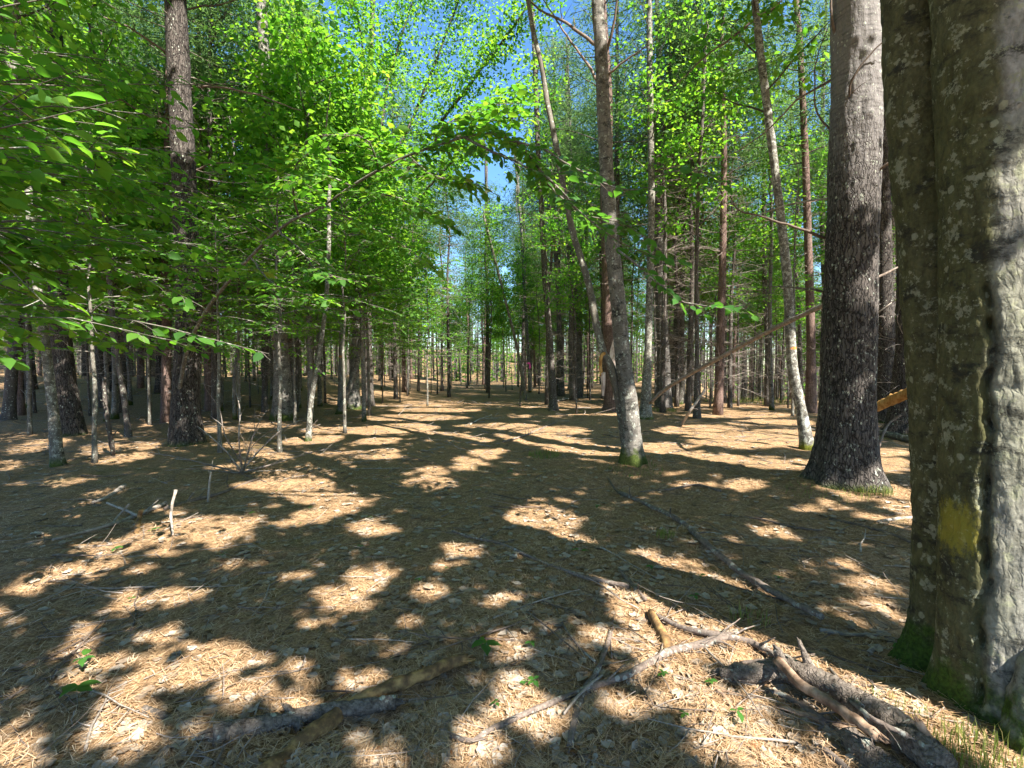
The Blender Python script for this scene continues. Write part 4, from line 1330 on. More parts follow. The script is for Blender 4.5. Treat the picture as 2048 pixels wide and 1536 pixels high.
# ---- the leaning beech sapling that arches from the left trunk's foot across the middle
def arching_beech():
    base = G(346, 888)
    e = thing('beech_sapling', 'long beech sapling arching from the foot of the stout dark trunk over the clearing', 'beech sapling', base)
    sp = [(346, 888, base[1]), (352, 830, 10.9), (362, 760, 10.4), (378, 690, 9.8), (420, 610, 8.9), (500, 515, 7.8), (570, 450, 7.1), (640, 415, 6.6), (720, 362, 6.2), (800, 318, 5.9),
          (890, 286, 5.6), (960, 268, 5.4), (1010, 274, 5.2), (1060, 310, 5.1), (1090, 365, 5.0)]
    P = resample([W(*q) for q in sp], .1)
    P[0] = base - np.array((0, 0, .05))
    R = np.interp(np.linspace(0, 1, len(P)), [0, .5, 1], [.042, .023, .006])
    mb = MB()
    tube(mb, P, R, 14, bark_disp(.003, .4, base[2], .05, 4))
    link('stem', mb.mesh('stem', BARK_POLE, base), e)
    limbs = [
     ([(640, 415, 6.6), (700, 440, 6.2), (780, 470, 5.9), (850, 520, 5.6)], 5),
     ([(690, 380, 6.4), (760, 385, 6.0), (830, 410, 5.7), (890, 440, 5.5)], 5),
     ([(600, 430, 6.9), (590, 370, 6.4), (600, 320, 6.1), (640, 290, 5.8)], 5),
     ([(760, 340, 6.0), (740, 290, 5.6), (700, 270, 5.3), (640, 275, 5.1)], 4),
     ([(860, 297, 5.7), (895, 245, 6.0), (955, 215, 6.2), (1030, 205, 6.3)], 5),
     ([(890, 286, 5.6), (940, 262, 6.0), (1000, 240, 6.3), (1050, 240, 6.4)], 5),
     ([(930, 275, 5.5), (980, 300, 5.1), (1040, 330, 4.9), (1100, 350, 4.7), (1180, 345, 4.6)], 6),
     ([(1010, 275, 5.2), (1080, 290, 4.9), (1150, 330, 4.7), (1230, 365, 4.5), (1330, 360, 4.4)], 6),
     ([(1060, 310, 5.1), (1110, 380, 4.8), (1180, 450, 4.6), (1260, 500, 4.5), (1340, 520, 4.4)], 6),
     ([(1090, 365, 5.0), (1150, 420, 4.9), (1240, 440, 4.8), (1300, 470, 4.7)], 5),
     ([(1240, 500, 4.5), (1300, 550, 4.4), (1370, 600, 4.3), (1440, 610, 4.2), (1500, 600, 4.1)], 5),
     ([(560, 458, 7.2), (600, 500, 6.6), (640, 540, 6.2), (700, 560, 5.8)], 5),
     ([(500, 515, 7.8), (540, 560, 7.0), (600, 580, 6.4), (660, 600, 6.0)], 4),
     ([(820, 312, 5.8), (860, 350, 5.4), (900, 360, 5.1), (960, 370, 4.9)], 4),
     ([(700, 372, 6.3), (640, 350, 5.8), (570, 350, 5.4), (520, 330, 5.1)], 4),
     ([(1310, 360, 4.4), (1370, 340, 4.3), (1430, 350, 4.2)], 4),
    ]
    tw = MB()
    br_main, br_dark = [], []
    for path, w in limbs:
        c = resample([W(*q) for q in path], .15)
        c = c + np.cumsum(rng.normal(0, .01, c.shape), 0)
        d = path[0][2]
        m2 = MB()
        tube(m2, c, np.linspace(w / F * d / 2, .003, len(c)), 6)
        link('branch', m2.mesh('branch', BARK_POLE, base), e)
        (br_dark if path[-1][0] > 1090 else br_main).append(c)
    br_main.append(P[int(len(P) * .72):])
    a1 = spray_leaves(br_main, .125, .045, .62, .045, start=.12, twigs=tw)
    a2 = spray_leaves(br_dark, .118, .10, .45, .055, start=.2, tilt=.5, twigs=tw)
    stuff(link('twigs', tw.mesh('twigs', TWIG_BROWN, base), e))
    foliage(e, base, a1, LEAF_BEECH, 170, 1, carve=.4)
    foliage(e, base, a2, LEAF_DARK, 130, 1, carve=.2)  # darker leaf colour on these limbs stands in for shade
arching_beech()

# ---- beech and maple understory at the left
LEFT = [
 # base (pixel or metres), H, zlo, zhi, branches, length, leaf, material, single leaves, label, branch azimuth
 ((-5.0, 3.9, 0), 4.4, 1.75, 4.2, 40, 3.2, .108, LEAF_BEECH, 260, 'beech sapling off the left edge, long flat sprays reaching in low over the floor', (1.45, .55)),
 ((-3.9, 2.7, 0), 3.4, 1.75, 3.0, 16, 2.6, .112, LEAF_BEECH, 220, 'beech sapling off the left edge with the largest, nearest leaves', (1.15, .35)),
 ((-8.2, 6.3, 0), 6.2, 2.1, 6.0, 46, 3.6, .105, LEAF_BEECH, 0, 'taller beech sapling off the left edge behind the nearest sprays', (1.5, .7)),
 ((190, 925), 5.4, 2.0, 5.2, 40, 2.5, .105, LEAF_BEECH, 220, 'beech sapling spreading flat layers of leaves between the two stout dark trunks', None),
 ((440, 905), 4.8, 2.1, 4.6, 36, 2.2, .10, LEAF_BEECH, 200, 'beech sapling with layered leaves right of the stout dark trunk', None),
 ((60, 870), 6.8, 2.2, 6.6, 46, 2.8, .105, LEAF_BEECH, 0, 'tall beech sapling behind the thin spotted trunk at far left', None),
 ((300, 850), 8, 2.7, 7.8, 50, 2.7, .105, LEAF_MAPLE, 0, 'young leafy maple behind and left of the stout dark trunk', None),
 ((480, 840), 8, 2.9, 7.8, 46, 2.6, .105, LEAF_MAPLE, 0, 'young leafy maple behind the crooked pale stem left of centre', None),
 ((590, 850), 5.6, 2.3, 5.4, 36, 2.3, .10, LEAF_BEECH, 0, 'beech sapling with dark leaves around the grey upright trunk', None),
 ((730, 838), 5.2, 2.3, 5.0, 44, 2.6, .105, LEAF_BEECH, 0, 'dense beech sapling with layered bright leaves at the left side of the clearing', None),
 ((800, 805), 6.5, 2.2, 6.2, 50, 3.0, .115, LEAF_BEECH, 0, 'dense beech sapling farther down the left side of the clearing', None),
 ((560, 905), 5.6, 2.35, 5.4, 34, 2.6, .105, LEAF_BEECH, 0, 'beech sapling before the grey upright trunk, its layers hanging over the crooked olive sapling', None),
 ((690, 866), 6.0, 2.4, 5.8, 40, 2.9, .105, LEAF_BEECH, 0, 'beech sapling with wide bright layers left of the clearing, before the leaning pale stem', None),
 ((855, 812), 7.0, 2.3, 6.8, 46, 3.2, .115, LEAF_BEECH, 0, 'broad beech sapling jutting into the clearing at its far left', None),
 ((700, 800), 8.5, 3.0, 8.2, 46, 3.0, .115, LEAF_MAPLE, 0, 'young maple in the second row behind the leaning pale stem', None),
]
for (bpx, H, zlo, zhi, nb, bl, lf, m, single, lab, az) in LEFT:
    bpx = G(*bpx) if len(bpx) == 2 else np.array((bpx[0], bpx[1], float(gh(bpx[0], bpx[1]))))
    understory(lab, bpx, H, .02 + H * .004, nb, zlo, zhi, bl, lf, m, single=single, fine=1 if single else 0, azim=az, twig_gap=.115, leaf_gap=.045, carve=.7,
               cat='beech sapling' if m is LEAF_BEECH else 'young maple', name='beech_sapling' if m is LEAF_BEECH else 'young_maple',
               aspect=.62 if m is LEAF_BEECH else .8)

# ---- right-hand young maples with bright leaves
for (bpx, H, zlo, zhi, nb, bl, lab) in [
    ((1585, 832), 9.5, 3.4, 9.2, 15, 2.2, 'bright leafed young maple behind the mottled trunk'),
    ((1440, 812), 10.5, 4.5, 10, 13, 2.2, 'bright leafed young maple behind the thin brown trunk right of centre'),
    ((1650, 818), 8.5, 2.2, 8, 14, 1.9, 'bright leafed young maple partly hidden by the thick pine'),
    ((1790, 835), 8.0, 2.6, 7.6, 18, 1.8, 'young maple with leaves in the gap left of the nearest tree')]:
    understory(lab, G(*bpx), H, .05, nb, zlo, zhi, bl, .11, LEAF_MAPLE, name='young_maple', cat='young maple', fine=0, aspect=.8, rise=.6, droop=.5, twig_gap=.12, leaf_gap=.055)

# ---- tall leafy maples at upper left (crowns in view)
def tall_maple(label, base, H, r, z0, nb, bl, per_m, leaf, m=LEAF_MAPLE, lean=(0, 0), group=None, carve=.5, spread=.3):
    base = np.asarray(base, float)
    e = thing('maple_tree', label, 'maple tree', base, group)
    P = resample([base + np.array((lean[0] * t, lean[1] * t, H * t - .05)) + np.append(rng.normal(0, .12, 2) * t, 0) for t in np.linspace(0, 1, 7)], .3)
    mb = MB()
    tube(mb, P, np.linspace(r, r * .2, len(P)), 12, bark_disp(.004, .3, base[2], r, H))
    link('trunk', mb.mesh('trunk', BARK_GREY, base), e)
    br = tall_branches(P, base[2] + z0, base[2] + H - .2, nb, bl, .6, .3)
    more = []
    for c in br:
        for k in (2, 3, 4, 5):
            more.append(curve(c[k], unit(unit(c[k] - c[k - 1]) + rdir(1, -.3, .3)[0] * .9), np.linalg.norm(c[-1] - c[0]) * .45, 4, .2, .08))
    bm = MB()
    for c in br:
        tube(bm, c, np.linspace(r * .28, .006, len(c)), 5, cap=False)
    for c in more:
        tube(bm, c, np.linspace(.009, .003, len(c)), 3, cap=False)
    stuff(link('branches', bm.mesh('branches', BARK_BROWN, base), e))
    foliage(e, base, crown_arrays(br + more, per_m, spread, leaf, .35), m, 0, 0, .8, carve, 'crown')
    return e
for (bpx, H, r, z0, nb, bl, lab) in [
    ((-60, 880), 11, .09, 3.6, 30, 3.2, 'tall maple with dense green leaves off the left edge'),
    ((230, 838), 12, .10, 4.0, 34, 3.4, 'tall leafy maple filling the upper left behind the two stout trunks'),
    ((440, 822), 13, .10, 4.6, 34, 3.4, 'tall leafy maple behind and right of the stout dark trunk'),
    ((640, 812), 13, .10, 5.0, 30, 3.2, 'tall leafy maple left of the fanning maple'),
    ((60, 815), 14, .11, 4.5, 32, 3.6, 'tall leafy maple in the second row at far left')]:
    tall_maple(lab, G(*bpx), H, r, z0, nb, bl, 62, .15)

# ------------------------------------------------------------------ the stand of trees behind: a few kinds, copied
def arch_pine(seed, H, r, dead0=1.2, dead1=12.5, ndead=150, crown0=10.5):
    mb, db, cb, lb = MB(), MB(), MB(), MB()
    P = resample([np.array((rng.normal(0, .05) * t * 3, rng.normal(0, .05) * t * 3, H * t - .15)) for t in np.linspace(0, 1, 7)], .6)
    tube(mb, P, np.linspace(r, r * .18, len(P)), 12, bark_disp(.008, .25, 0, r, seed))
    for i in range(ndead):
        z = dead0 + (dead1 - dead0) * rng.random()
        k = np.argmin(np.abs(P[:, 2] - z))
        dv = rdir(1, -.25, .4)[0]
        L = rng.uniform(.5, 2.0)
        c = curve(P[k], dv, L, 5, rng.uniform(-.3, .5), .1)
        tube(db, c, np.linspace(.013, .003, len(c)), 4, cap=False)
        for q in range(rng.integers(2, 5)):
            a = rng.integers(1, 5)
            tube(db, curve(c[a], unit(dv + rdir(1)[0] * .8), L * rng.uniform(.2, .45), 3, 0, .12), np.linspace(.006, .002, 4), 3, cap=False)
    br = tall_branches(P, crown0, H - .2, 40, 2.6, .25, .1)
    for c in br:
        tube(cb, c, np.linspace(.03, .006, len(c)), 4, cap=False)
    a = crown_arrays(br, 65, .28, .26, .6)
    add_leaves(lb, *a, .15, 0)
    return [('trunk', mb), ('dead_branches', db), ('branches', cb), ('needle_crown', lb)]

def arch_pole(seed, H, r, z0, n, bl, rise, leaf=.165, per=50, spread=.42, lean=.6):
    mb, cb, lb = MB(), MB(), MB()
    lx, ly = rng.normal(0, lean, 2)
    P = resample([np.array((lx * t * t + rng.normal(0, .07) * t, ly * t * t + rng.normal(0, .07) * t, H * t - .12)) for t in np.linspace(0, 1, 8)], .5)
    tube(mb, P, np.linspace(r, r * .15, len(P)), 9, bark_disp(.003, .25, 0, r, seed))
    br = tall_branches(P, z0, H - .2, n, bl, rise, .1)
    more = []
    for c in br:
        for k in (2, 4):
            more.append(curve(c[k], unit(unit(c[k] - c[k - 1]) + rdir(1)[0] * .8), np.linalg.norm(c[-1] - c[0]) * .4, 4, .1, .1))
    for c in br:
        tube(cb, c, np.linspace(r * .3, .004, len(c)), 4, cap=False)
    for c in more:
        tube(cb, c, np.linspace(.007, .003, len(c)), 3, cap=False)
    for i in range(14):          # bare twigs low on the stem
        k = rng.integers(2, max(3, int(len(P) * .45)))
        tube(cb, curve(P[k], rdir(1, -.1, .6)[0], rng.uniform(.3, 1.1), 4, 0, .12), np.linspace(.007, .002, 5), 3, cap=False)
    add_leaves(lb, *crown_arrays(br + more, per, spread, leaf, .4), .8, 0)
    return [('trunk', mb), ('branches', cb), ('crown', lb)]

def arch_beech(seed, H, zlo, nb, bl, leaf=.10):
    mb, cb, lb = MB(), MB(), MB()
    P = resample([np.array((rng.normal(0, .06) * t, rng.normal(0, .06) * t, H * t - .1)) for t in np.linspace(0, 1, 6)], .4)
    tube(mb, P, np.linspace(.035, .008, len(P)), 7)
    br = []
    for i in range(nb):
        z = zlo + (H * .95 - zlo) * (i + rng.random()) / nb
        k = np.argmin(np.abs(P[:, 2] - z))
        a = rng.uniform(0, 2 * math.pi)
        c = curve(P[k], (math.sin(a), math.cos(a), .35), bl * rng.uniform(.6, 1.1) * (1 - .4 * i / nb), 6, .5, .08)
        br.append(c)
        tube(cb, c, np.linspace(.01, .003, len(c)), 4, cap=False)
    add_leaves(lb, *spray_leaves(br, leaf * 1.15, .15, .55, .065), .62, 0)
    return [('stem', mb), ('branches', cb), ('foliage', lb)]

def arch_dead(seed, H, r, nt):
    mb, cb, lb = MB(), MB(), MB()
    lx, ly = rng.normal(0, .5, 2)
    P = resample([np.array((lx * t * t + rng.normal(0, .06) * t, ly * t * t + rng.normal(0, .06) * t, H * t - .12)) for t in np.linspace(0, 1, 8)], .5)
    tube(mb, P, np.linspace(r, r * .2, len(P)), 8, bark_disp(.003, .2, 0, r, seed))
    tips = []
    for i in range(nt):
        k = rng.integers(2, len(P))
        dv = rdir(1, -.1, .7)[0]
        c = curve(P[k], dv, rng.uniform(.4, 1.6), 5, rng.uniform(-.3, .4), .12)
        tube(cb, c, np.linspace(.010, .003, 6), 3, cap=False)
        for q in range(3):
            a = rng.integers(1, 5)
            tube(cb, curve(c[a], unit(dv + rdir(1)[0]), rng.uniform(.2, .6), 3, 0, .12), np.linspace(.005, .002, 4), 3, cap=False)
        if P[k][2] > H * .55:
            tips.append(c)
    add_leaves(lb, *crown_arrays(tips, 60, .22, .11, .5), .75, 0)
    return [('trunk', mb), ('branches', cb), ('crown', lb)]

ARCH = {}
def make_arch(key, parts, mats):
    ARCH[key] = [(n, mb.mesh(n, m), n not in ('trunk', 'stem')) for (n, mb), m in zip(parts, mats)]
pine_m = (BARK_PINE_FAR, TWIG_PINE, BARK_BROWN, NEEDLE_GREEN)
make_arch('pine0', arch_pine(1, 21, .19), pine_m)
make_arch('pine1', arch_pine(2, 19, .15, ndead=160), (BARK_RED, TWIG_PINE, BARK_BROWN, NEEDLE_GREEN))
make_arch('pine2', arch_pine(3, 22, .23, ndead=140, crown0=12), (BARK_PINE, TWIG_PINE, BARK_BROWN, NEEDLE_GREEN))
make_arch('pine3', arch_pine(4, 17, .11, ndead=160, dead1=10.5), (BARK_BROWN, TWIG_PINE, BARK_BROWN, NEEDLE_GREEN))
make_arch('pole0', arch_pole(5, 14, .075, 6, 20, 2.0, 1.0), (BARK_GREY, BARK_BROWN, LEAF_MAPLE))
make_arch('pole1', arch_pole(6, 12, .06, 4.5, 20, 1.9, .9), (BARK_POLE, BARK_BROWN, LEAF_MAPLE))
make_arch('pole2', arch_pole(7, 16, .09, 7, 22, 2.3, 1.2), (BARK_GREY, BARK_BROWN, LEAF_MAPLE))
make_arch('pole3', arch_pole(8, 9, .04, 4, 12, 1.4, .9), (BARK_BROWN, BARK_BROWN, LEAF_BEECH))
make_arch('pole4', arch_dead(14, 11, .055, 60), (BARK_BROWN, TWIG_PINE, LEAF_BEECH))
make_arch('pole5', arch_dead(15, 8, .035, 50), (BARK_BROWN, TWIG_PINE, LEAF_BEECH))
make_arch('beech0', arch_beech(9, 4.2, 1.2, 20, 1.7), (BARK_POLE, BARK_POLE, LEAF_BEECH))
make_arch('beech1', arch_beech(10, 5.5, 1.5, 24, 2.0), (BARK_POLE, BARK_POLE, LEAF_BEECH))
make_arch('maple0', arch_pole(11, 11, .08, 3.5, 30, 2.7, .7, leaf=.165, per=62, spread=.45, lean=.2), (BARK_GREY, BARK_BROWN, LEAF_MAPLE))
BG_NAME = {'pine': 'pine_tree', 'pole': 'slender_tree', 'beech': 'beech_sapling', 'maple': 'maple_tree'}
BG_CAT = {'pine': 'pine tree', 'pole': 'tree', 'beech': 'beech sapling', 'maple': 'maple tree'}
BG_TXT = {'pine0': 'grey barked pine with dead lower branches', 'pine1': 'reddish barked pine with dead lower branches', 'pine2': 'thick dark pine with dead lower branches',
          'pine3': 'thin brown pine with dead lower branches', 'pole0': 'slim grey tree with a high crown', 'pole1': 'olive brown tree with a light crown', 'pole2': 'tall grey tree with a high crown',
          'pole3': 'whip thin brown sapling', 'pole4': 'dark twiggy pole tree with few leaves', 'pole5': 'short dark twiggy pole with few leaves', 'beech0': 'low leafy beech sapling', 'beech1': 'taller leafy beech sapling', 'maple0': 'leafy young maple'}
BG_SIDE = {'l': 'left of the clearing', 'c': 'beyond the clearing', 'r': 'right of the clearing'}

NEAR_NAMES = {0: 'the thick right pine', 1: 'the grey forked tree', 3: 'the slim lone clearing trunk', 8: 'the dappled pale trunk', 12: 'the mottled birch', 17: 'the stout dark left trunk',
              18: 'the flared dark left pine', 22: 'the grey upright trunk', 24: 'the leaning pale stem', 26: 'the fanning maple', 15: 'the nearest tree'}

def put_arch(key, x, y, rot, sc):
    kind = key[:-1]
    side = 'l' if x < -.18 * y - 2 else ('r' if x > .06 * y + .5 else 'c')
    base = np.array((x, y, float(gh(x, y))))
    lab = BG_TXT[key] + ' in the ' + ('front' if y < 27 else 'middle' if y < 46 else 'back') + ' rows ' + BG_SIDE[side]
    if y < 29:
        qx = x / y
        j = min(NEAR_NAMES, key=lambda i: abs(HERO_OBJ[i][1][0] / HERO_OBJ[i][1][1] - qx))
        lab = BG_TXT[key] + (' in front rows behind ' if y > HERO_OBJ[j][1][1] + .5 else ' standing beside ') + NEAR_NAMES[j]
    o = thing(BG_NAME[kind], lab, BG_CAT[kind], base, lab.replace('pine with', 'pines with').replace('tree with', 'trees with').replace('sapling in', 'saplings in').replace('maple in', 'maples in'))
    o.rotation_euler = (rng.normal(0, .02), rng.normal(0, .02), rot)
    o.scale = (sc, sc, sc)
    for n, me, st in ARCH[key]:
        c = link(n, me, o)
        if st:
            stuff(c)

taken = [(r[1][0], r[1][1]) for r in HERO_OBJ.values()]
def scatter_trees():
    n = 0
    tries = 0
    while n < 560 and tries < 20000:
        tries += 1
        y = 14 + 62 * rng.random() ** .85
        x = rng.uniform(-1.18, 1.18) * y
        # clearing and open litter in front stay free
        if y < 44 and -.30 * y + .4 < x < .035 * y + .2 and x > -6.5 and (y < 31 or rng.random() < .4):
            continue
        if y < 18 and x > -1:
            continue
        if y < 24 and 0 < x < 16 and rng.random() < .35:
            continue
        if any((x - a) ** 2 + (y - b_) ** 2 < (.95 if y < 35 else .7) ** 2 for a, b_ in taken):
            continue
        taken.append((x, y))
        u = rng.random()
        if x < -.18 * y - 2:
            key = 'pine%d' % rng.integers(4) if u < .36 else 'pole%d' % rng.integers(6) if u < .64 else 'beech%d' % rng.integers(2) if u < .84 else 'maple0'
        elif x > .06 * y:
            key = ('pine1', 'pine3', 'pine3', 'pine0')[rng.integers(4)] if u < .52 else ('pole0', 'pole1', 'pole3', 'pole4', 'pole4', 'pole5')[rng.integers(6)] if u < .93 else 'beech%d' % rng.integers(2) if u < .96 else 'maple0'
        else:
            key = ('pine0', 'pine1', 'pine3', 'pine3')[rng.integers(4)] if u < .42 else ('pole0', 'pole1', 'pole3', 'pole4', 'pole4', 'pole5')[rng.integers(6)] if u < .80 else 'beech%d' % rng.integers(2) if u < .88 else 'maple0'
        if key in ('pine0', 'pine2') and y < 23:
            key = 'pine3'
        put_arch(key, x, y, rng.uniform(0, 6.28), rng.uniform(.85, 1.15))
        n += 1
scatter_trees()
for px, py, key in [(1340, 812, 'pole4'), (1376, 806, 'pine3'), (1420, 815, 'pole5'), (1448, 806, 'pine3'), (1476, 812, 'pole4'), (1506, 806, 'pole5'), (1530, 811, 'pine1'), (1562, 806, 'pole4'),
                    (1576, 816, 'pole5'), (1602, 808, 'pine3'), (1642, 812, 'pole4'), (1655, 806, 'pine0'), (1740, 815, 'pole4'), (1012, 784, 'pole5'), (1030, 780, 'pine3'), (1078, 788, 'pole4'),
                    (1126, 784, 'pine3'), (1166, 790, 'pole5'), (1180, 800, 'pole4'), (1240, 796, 'pine1'), (1262, 806, 'pole4'), (862, 786, 'pole5'), (884, 782, 'pine3'), (902, 778, 'pole4'),
                    (932, 778, 'pole5'), (412, 822, 'pole4'), (438, 812, 'pine3'), (500, 815, 'pole5'), (524, 825, 'pole4'), (622, 815, 'pine3'), (650, 806, 'pole4'), (765, 806, 'pole5'),
                    (792, 798, 'pine3'), (815, 792, 'pole4'), (70, 826, 'pole4'), (180, 832, 'pole5'), (205, 815, 'pine3'), (300, 822, 'pole4'), (325, 812, 'pole5')]:
    p_ = G(px, py)
    if all((p_[0] - a) ** 2 + (p_[1] - b_) ** 2 > .2 for a, b_ in taken):
        taken.append((p_[0], p_[1]))
        put_arch(key, p_[0], p_[1], rng.uniform(0, 6.28), rng.uniform(.9, 1.15))

# ---- the wood beyond, one mass
def far_wood():
    tb, lb = MB(), MB()
    n = 1300
    y = 74 + 70 * rng.random(n) ** .9
    x = rng.uniform(-1.2, 1.2, n) * y
    z = gh(x, y)
    for i in range(n):
        H = rng.uniform(13, 21)
        p = np.array((x[i], y[i], z[i] - .3))
        lx = rng.normal(0, .4, 2)
        tube(tb, np.array([p, p + (lx[0] * .3, lx[1] * .3, H * .5), p + (lx[0], lx[1], H)]), [rng.uniform(.10, .22), .10, .03], 5, cap=False)
    m = 70000
    k = rng.integers(0, n, m)
    hz = rng.random(m)
    low = rng.random(m) < .5
    thin = (x[k] > .28 * y[k]) & (rng.random(m) < .6)
    k, low, hz = k[~thin], low[~thin], hz[~thin]
    m = len(k)
    zz = np.where(low, .1 + 5 * hz ** 1.3, 5 + 16 * hz)
    P = np.stack([x[k] + rng.normal(0, 1.3, m), y[k] + rng.normal(0, 1.3, m), z[k] + zz], 1)
    add_leaves(lb, P, rdir(m, -.5, .4), unit(np.array((0, 0, 1.0)) + rng.normal(0, .6, (m, 3))), rng.uniform(.45, .9, m), .6, 0)
    stuff(link('distant_trunks', tb.mesh('distant_trunks', BARK_PINE_FAR)))
    stuff(link('distant_foliage', lb.mesh('distant_foliage', LEAF_BEECH)))
far_wood()

# ------------------------------------------------------------------ unseen canopy and trees added around the camera, shaped to dapple the floor
SHADE_TREES = [(7.6, -.4), (-5.5, -3.5), (.8, -5.5), (13.5, -4.2), (-12, -3), (17.5, -1), (14.5, 3.5), (22, 5), (-3, -9.5), (7.5, -10.5), (15, -10), (-15, 3), (-20, 7), (26, -3), (20, 12), (-9, -8)]
def shade_canopy():
    stems = []
    for i, (x, y) in enumerate(SHADE_TREES):
        base = np.array((x, y, float(gh(x, y))))
        r = rng.uniform(.12, .2)
        e = thing('pine_tree' if i % 3 == 0 else 'maple_tree', 'added unseen tree beside and behind the viewpoint, its crown shaped to shade the floor', 'tree', base, 'unseen shade trees added around the viewpoint')
        H = 18
        P = resample([base + np.array((rng.normal(0, .15) * t, rng.normal(0, .15) * t, H * t - .1)) for t in np.linspace(0, 1, 6)], .5)
        mb = MB()
        tube(mb, P, np.linspace(r, r * .25, len(P)), 14, bark_disp(.006, .3, base[2], r, i))
        link('trunk', mb.mesh('trunk', BARK_GREY, base), e)
        stems.append((e, base, P))
    for k in (0, 1, 'near', 17, 18):
        e, base, d, P, R, h = HERO_OBJ[k]
        stems.append((e, base, P[P[:, 2] > 2.2 + .80 * d]))
    n = 760000
    u = rng.uniform(-27, 26, n)
    v = rng.uniform(-3, 23, n)
    inn = np.abs(u) < 1.07 * np.maximum(v, 0) + 2.2
    u, v = u[inn], v[inn]
    n = len(u)
    zmin = np.maximum(5.0 + 3.0 * smooth(3, 8, v), (1.9 + .80 * np.maximum(v, 0)) / 1.39)
    z = zmin + 6.0 * rng.random(n) ** 1.4
    # clumps: height varies with place so crowns read as clumps, not a slab
    z = np.maximum(zmin, z + 1.2 * noise2(u, v, .35, 9.0))
    P = np.stack([u, v, np.zeros(n)], 1) + S[None] / S[2] * z[:, None]
    D = rdir(n, -.4, .2)
    L = rng.uniform(.12, .22, n)
    keep = ~(lit_at(P) | lit_at(P + D * (L * .55)[:, None]) | lit_at(P + D * L[:, None])) | (rng.random(n) < .012)
    # over the leafy left side the understory itself gives the shade
    thin = smooth(-3, -7, u) * smooth(7, 10, v) * .42
    thin = np.maximum(thin, smooth(3, 7, u) * smooth(9, 13, v) * .4)
    gap = noise2(u, v, .55, 31.0)
    keep &= ~(rng.random(n) < thin * np.where(gap > -.1, 1.25, .5))
    P, D, L = P[keep], D[keep], L[keep]
    m = len(P)
    N = unit(np.array((0, 0, 1.0)) + .4 * S + rng.normal(0, .45, (m, 3)))
    c = np.array([s_[1][:2] for s_ in stems])
    own = np.argmin(((P[:, None, :2] - c[None]) ** 2).sum(-1), 1)
    for i, (e, base, path) in enumerate(stems):
        sel = own == i
        if not sel.any():
            continue
        mb = MB()
        add_leaves(mb, P[sel], D[sel], N[sel], L[sel], .7, 0)
        stuff(link('crown', mb.mesh('crown', LEAF_CANOPY, base), e))  # added shade leaves, split among the stems as crowns
        bm = MB()
        q = P[sel]
        for t in rng.choice(len(q), min(16, len(q)), replace=False):
            tgt = q[t]
            k = np.argmin(np.abs(path[:, 2] - (tgt[2] - np.linalg.norm(tgt[:2] - base[:2]) * .5)))
            a = path[k]
            mid = (a + tgt) / 2 + np.array((0, 0, .4))
            cc = resample([a, mid, tgt], .6)
            tube(bm, cc, np.linspace(.045, .008, len(cc)), 5, cap=False)
        stuff(link('branches', bm.mesh('branches', BARK_BROWN, base), e))
shade_canopy()

# ------------------------------------------------------------------ floor litter
def litter():
    # fallen needles in bundles, thick near the camera
    n = 50000
    r = 1.3 * (9.5 / 1.3) ** (rng.random(n) ** .85)
    a = np.radians(rng.uniform(-54, 54, n))
    x, y = np.sin(a) * r, np.cos(a) * r
    keep = y > .9
    x, y, r = x[keep], y[keep], r[keep]
    n = len(x)
    flow = noise2(x, y, .8, 40.0) * 2.2 + .5
    z = gh(x, y) + rng.uniform(.002, .022, n)
    mb = MB()
    for k in range(3):
        th = flow + rng.normal(0, .9, n) + (k - 1) * .22
        pit = rng.normal(.03, .13, n)
        D = np.stack([np.cos(th) * np.cos(pit), np.sin(th) * np.cos(pit), np.sin(pit)], 1)
        L = rng.uniform(.05, .092, n)
        bend = rng.normal(0, .16, n)
        side = np.stack([-np.sin(th), np.cos(th), np.zeros(n)], 1)
        p0 = np.stack([x, y, z], 1)
        p1 = p0 + D * (L * .5)[:, None] + side * (bend * L * .25)[:, None]
        p2 = p0 + D * L[:, None] + side * (bend * L)[:, None] - np.array((0, 0, .3)) * (L * rng.random(n) * .3)[:, None]
        w = (.0008 + .00019 * r)[:, None]
        up = np.array((0, 0, 1.0))
        v = np.stack([p0 - side * w, p0 + side * w, p1 - side * w, p1 + side * w, p2], 1)
        f = np.array([(0, 1, 3), (0, 3, 2), (2, 3, 4)])
        ff = (f[None] + (np.arange(n) * 5)[:, None, None]).reshape(-1, 3)
        mb.add(v.reshape(-1, 3), ff)
    stuff(link('needle_litter', mb.mesh('needle_litter', NEEDLE_DEAD)))
litter()

def dead_leaf_mesh(seed, m):
    g = np.random.default_rng(seed)
    nx, ny = 7, 5
    t = np.linspace(0, 1, nx)
    wd = np.sin(np.pi * np.clip(t * .92 + .06, 0, 1)) ** .8 * .36
    s = np.linspace(-1, 1, ny)
    X = np.repeat(t[:, None], ny, 1)
    Y = wd[:, None] * s[None, :] * (1 + .15 * g.normal(0, 1, (nx, ny)) * (np.abs(s) > .9))
    cu, cl = g.uniform(.15, .5), g.uniform(-.25, .35)
    Z = cu * Y ** 2 * 2.2 + cl * (X - .5) ** 2 + .035 * g.normal(0, 1, (nx, ny)) + .03
    v = np.stack([X - .5, Y, Z], -1).reshape(-1, 3)
    idx = np.arange(nx * ny).reshape(nx, ny)
    q = np.stack([idx[:-1, :-1], idx[1:, :-1], idx[1:, 1:], idx[:-1, 1:]], -1).reshape(-1, 4)
    mb = MB()
    mb.add(v, q)
    return mb
DLM = [dead_leaf_mesh(s, DEADLEAF).mesh('dead_leaf', DEADLEAF) for s in range(6)]
DLB = [dead_leaf_mesh(s + 20, DEADLEAF_BROWN).mesh('dead_leaf', DEADLEAF_BROWN) for s in range(2)]

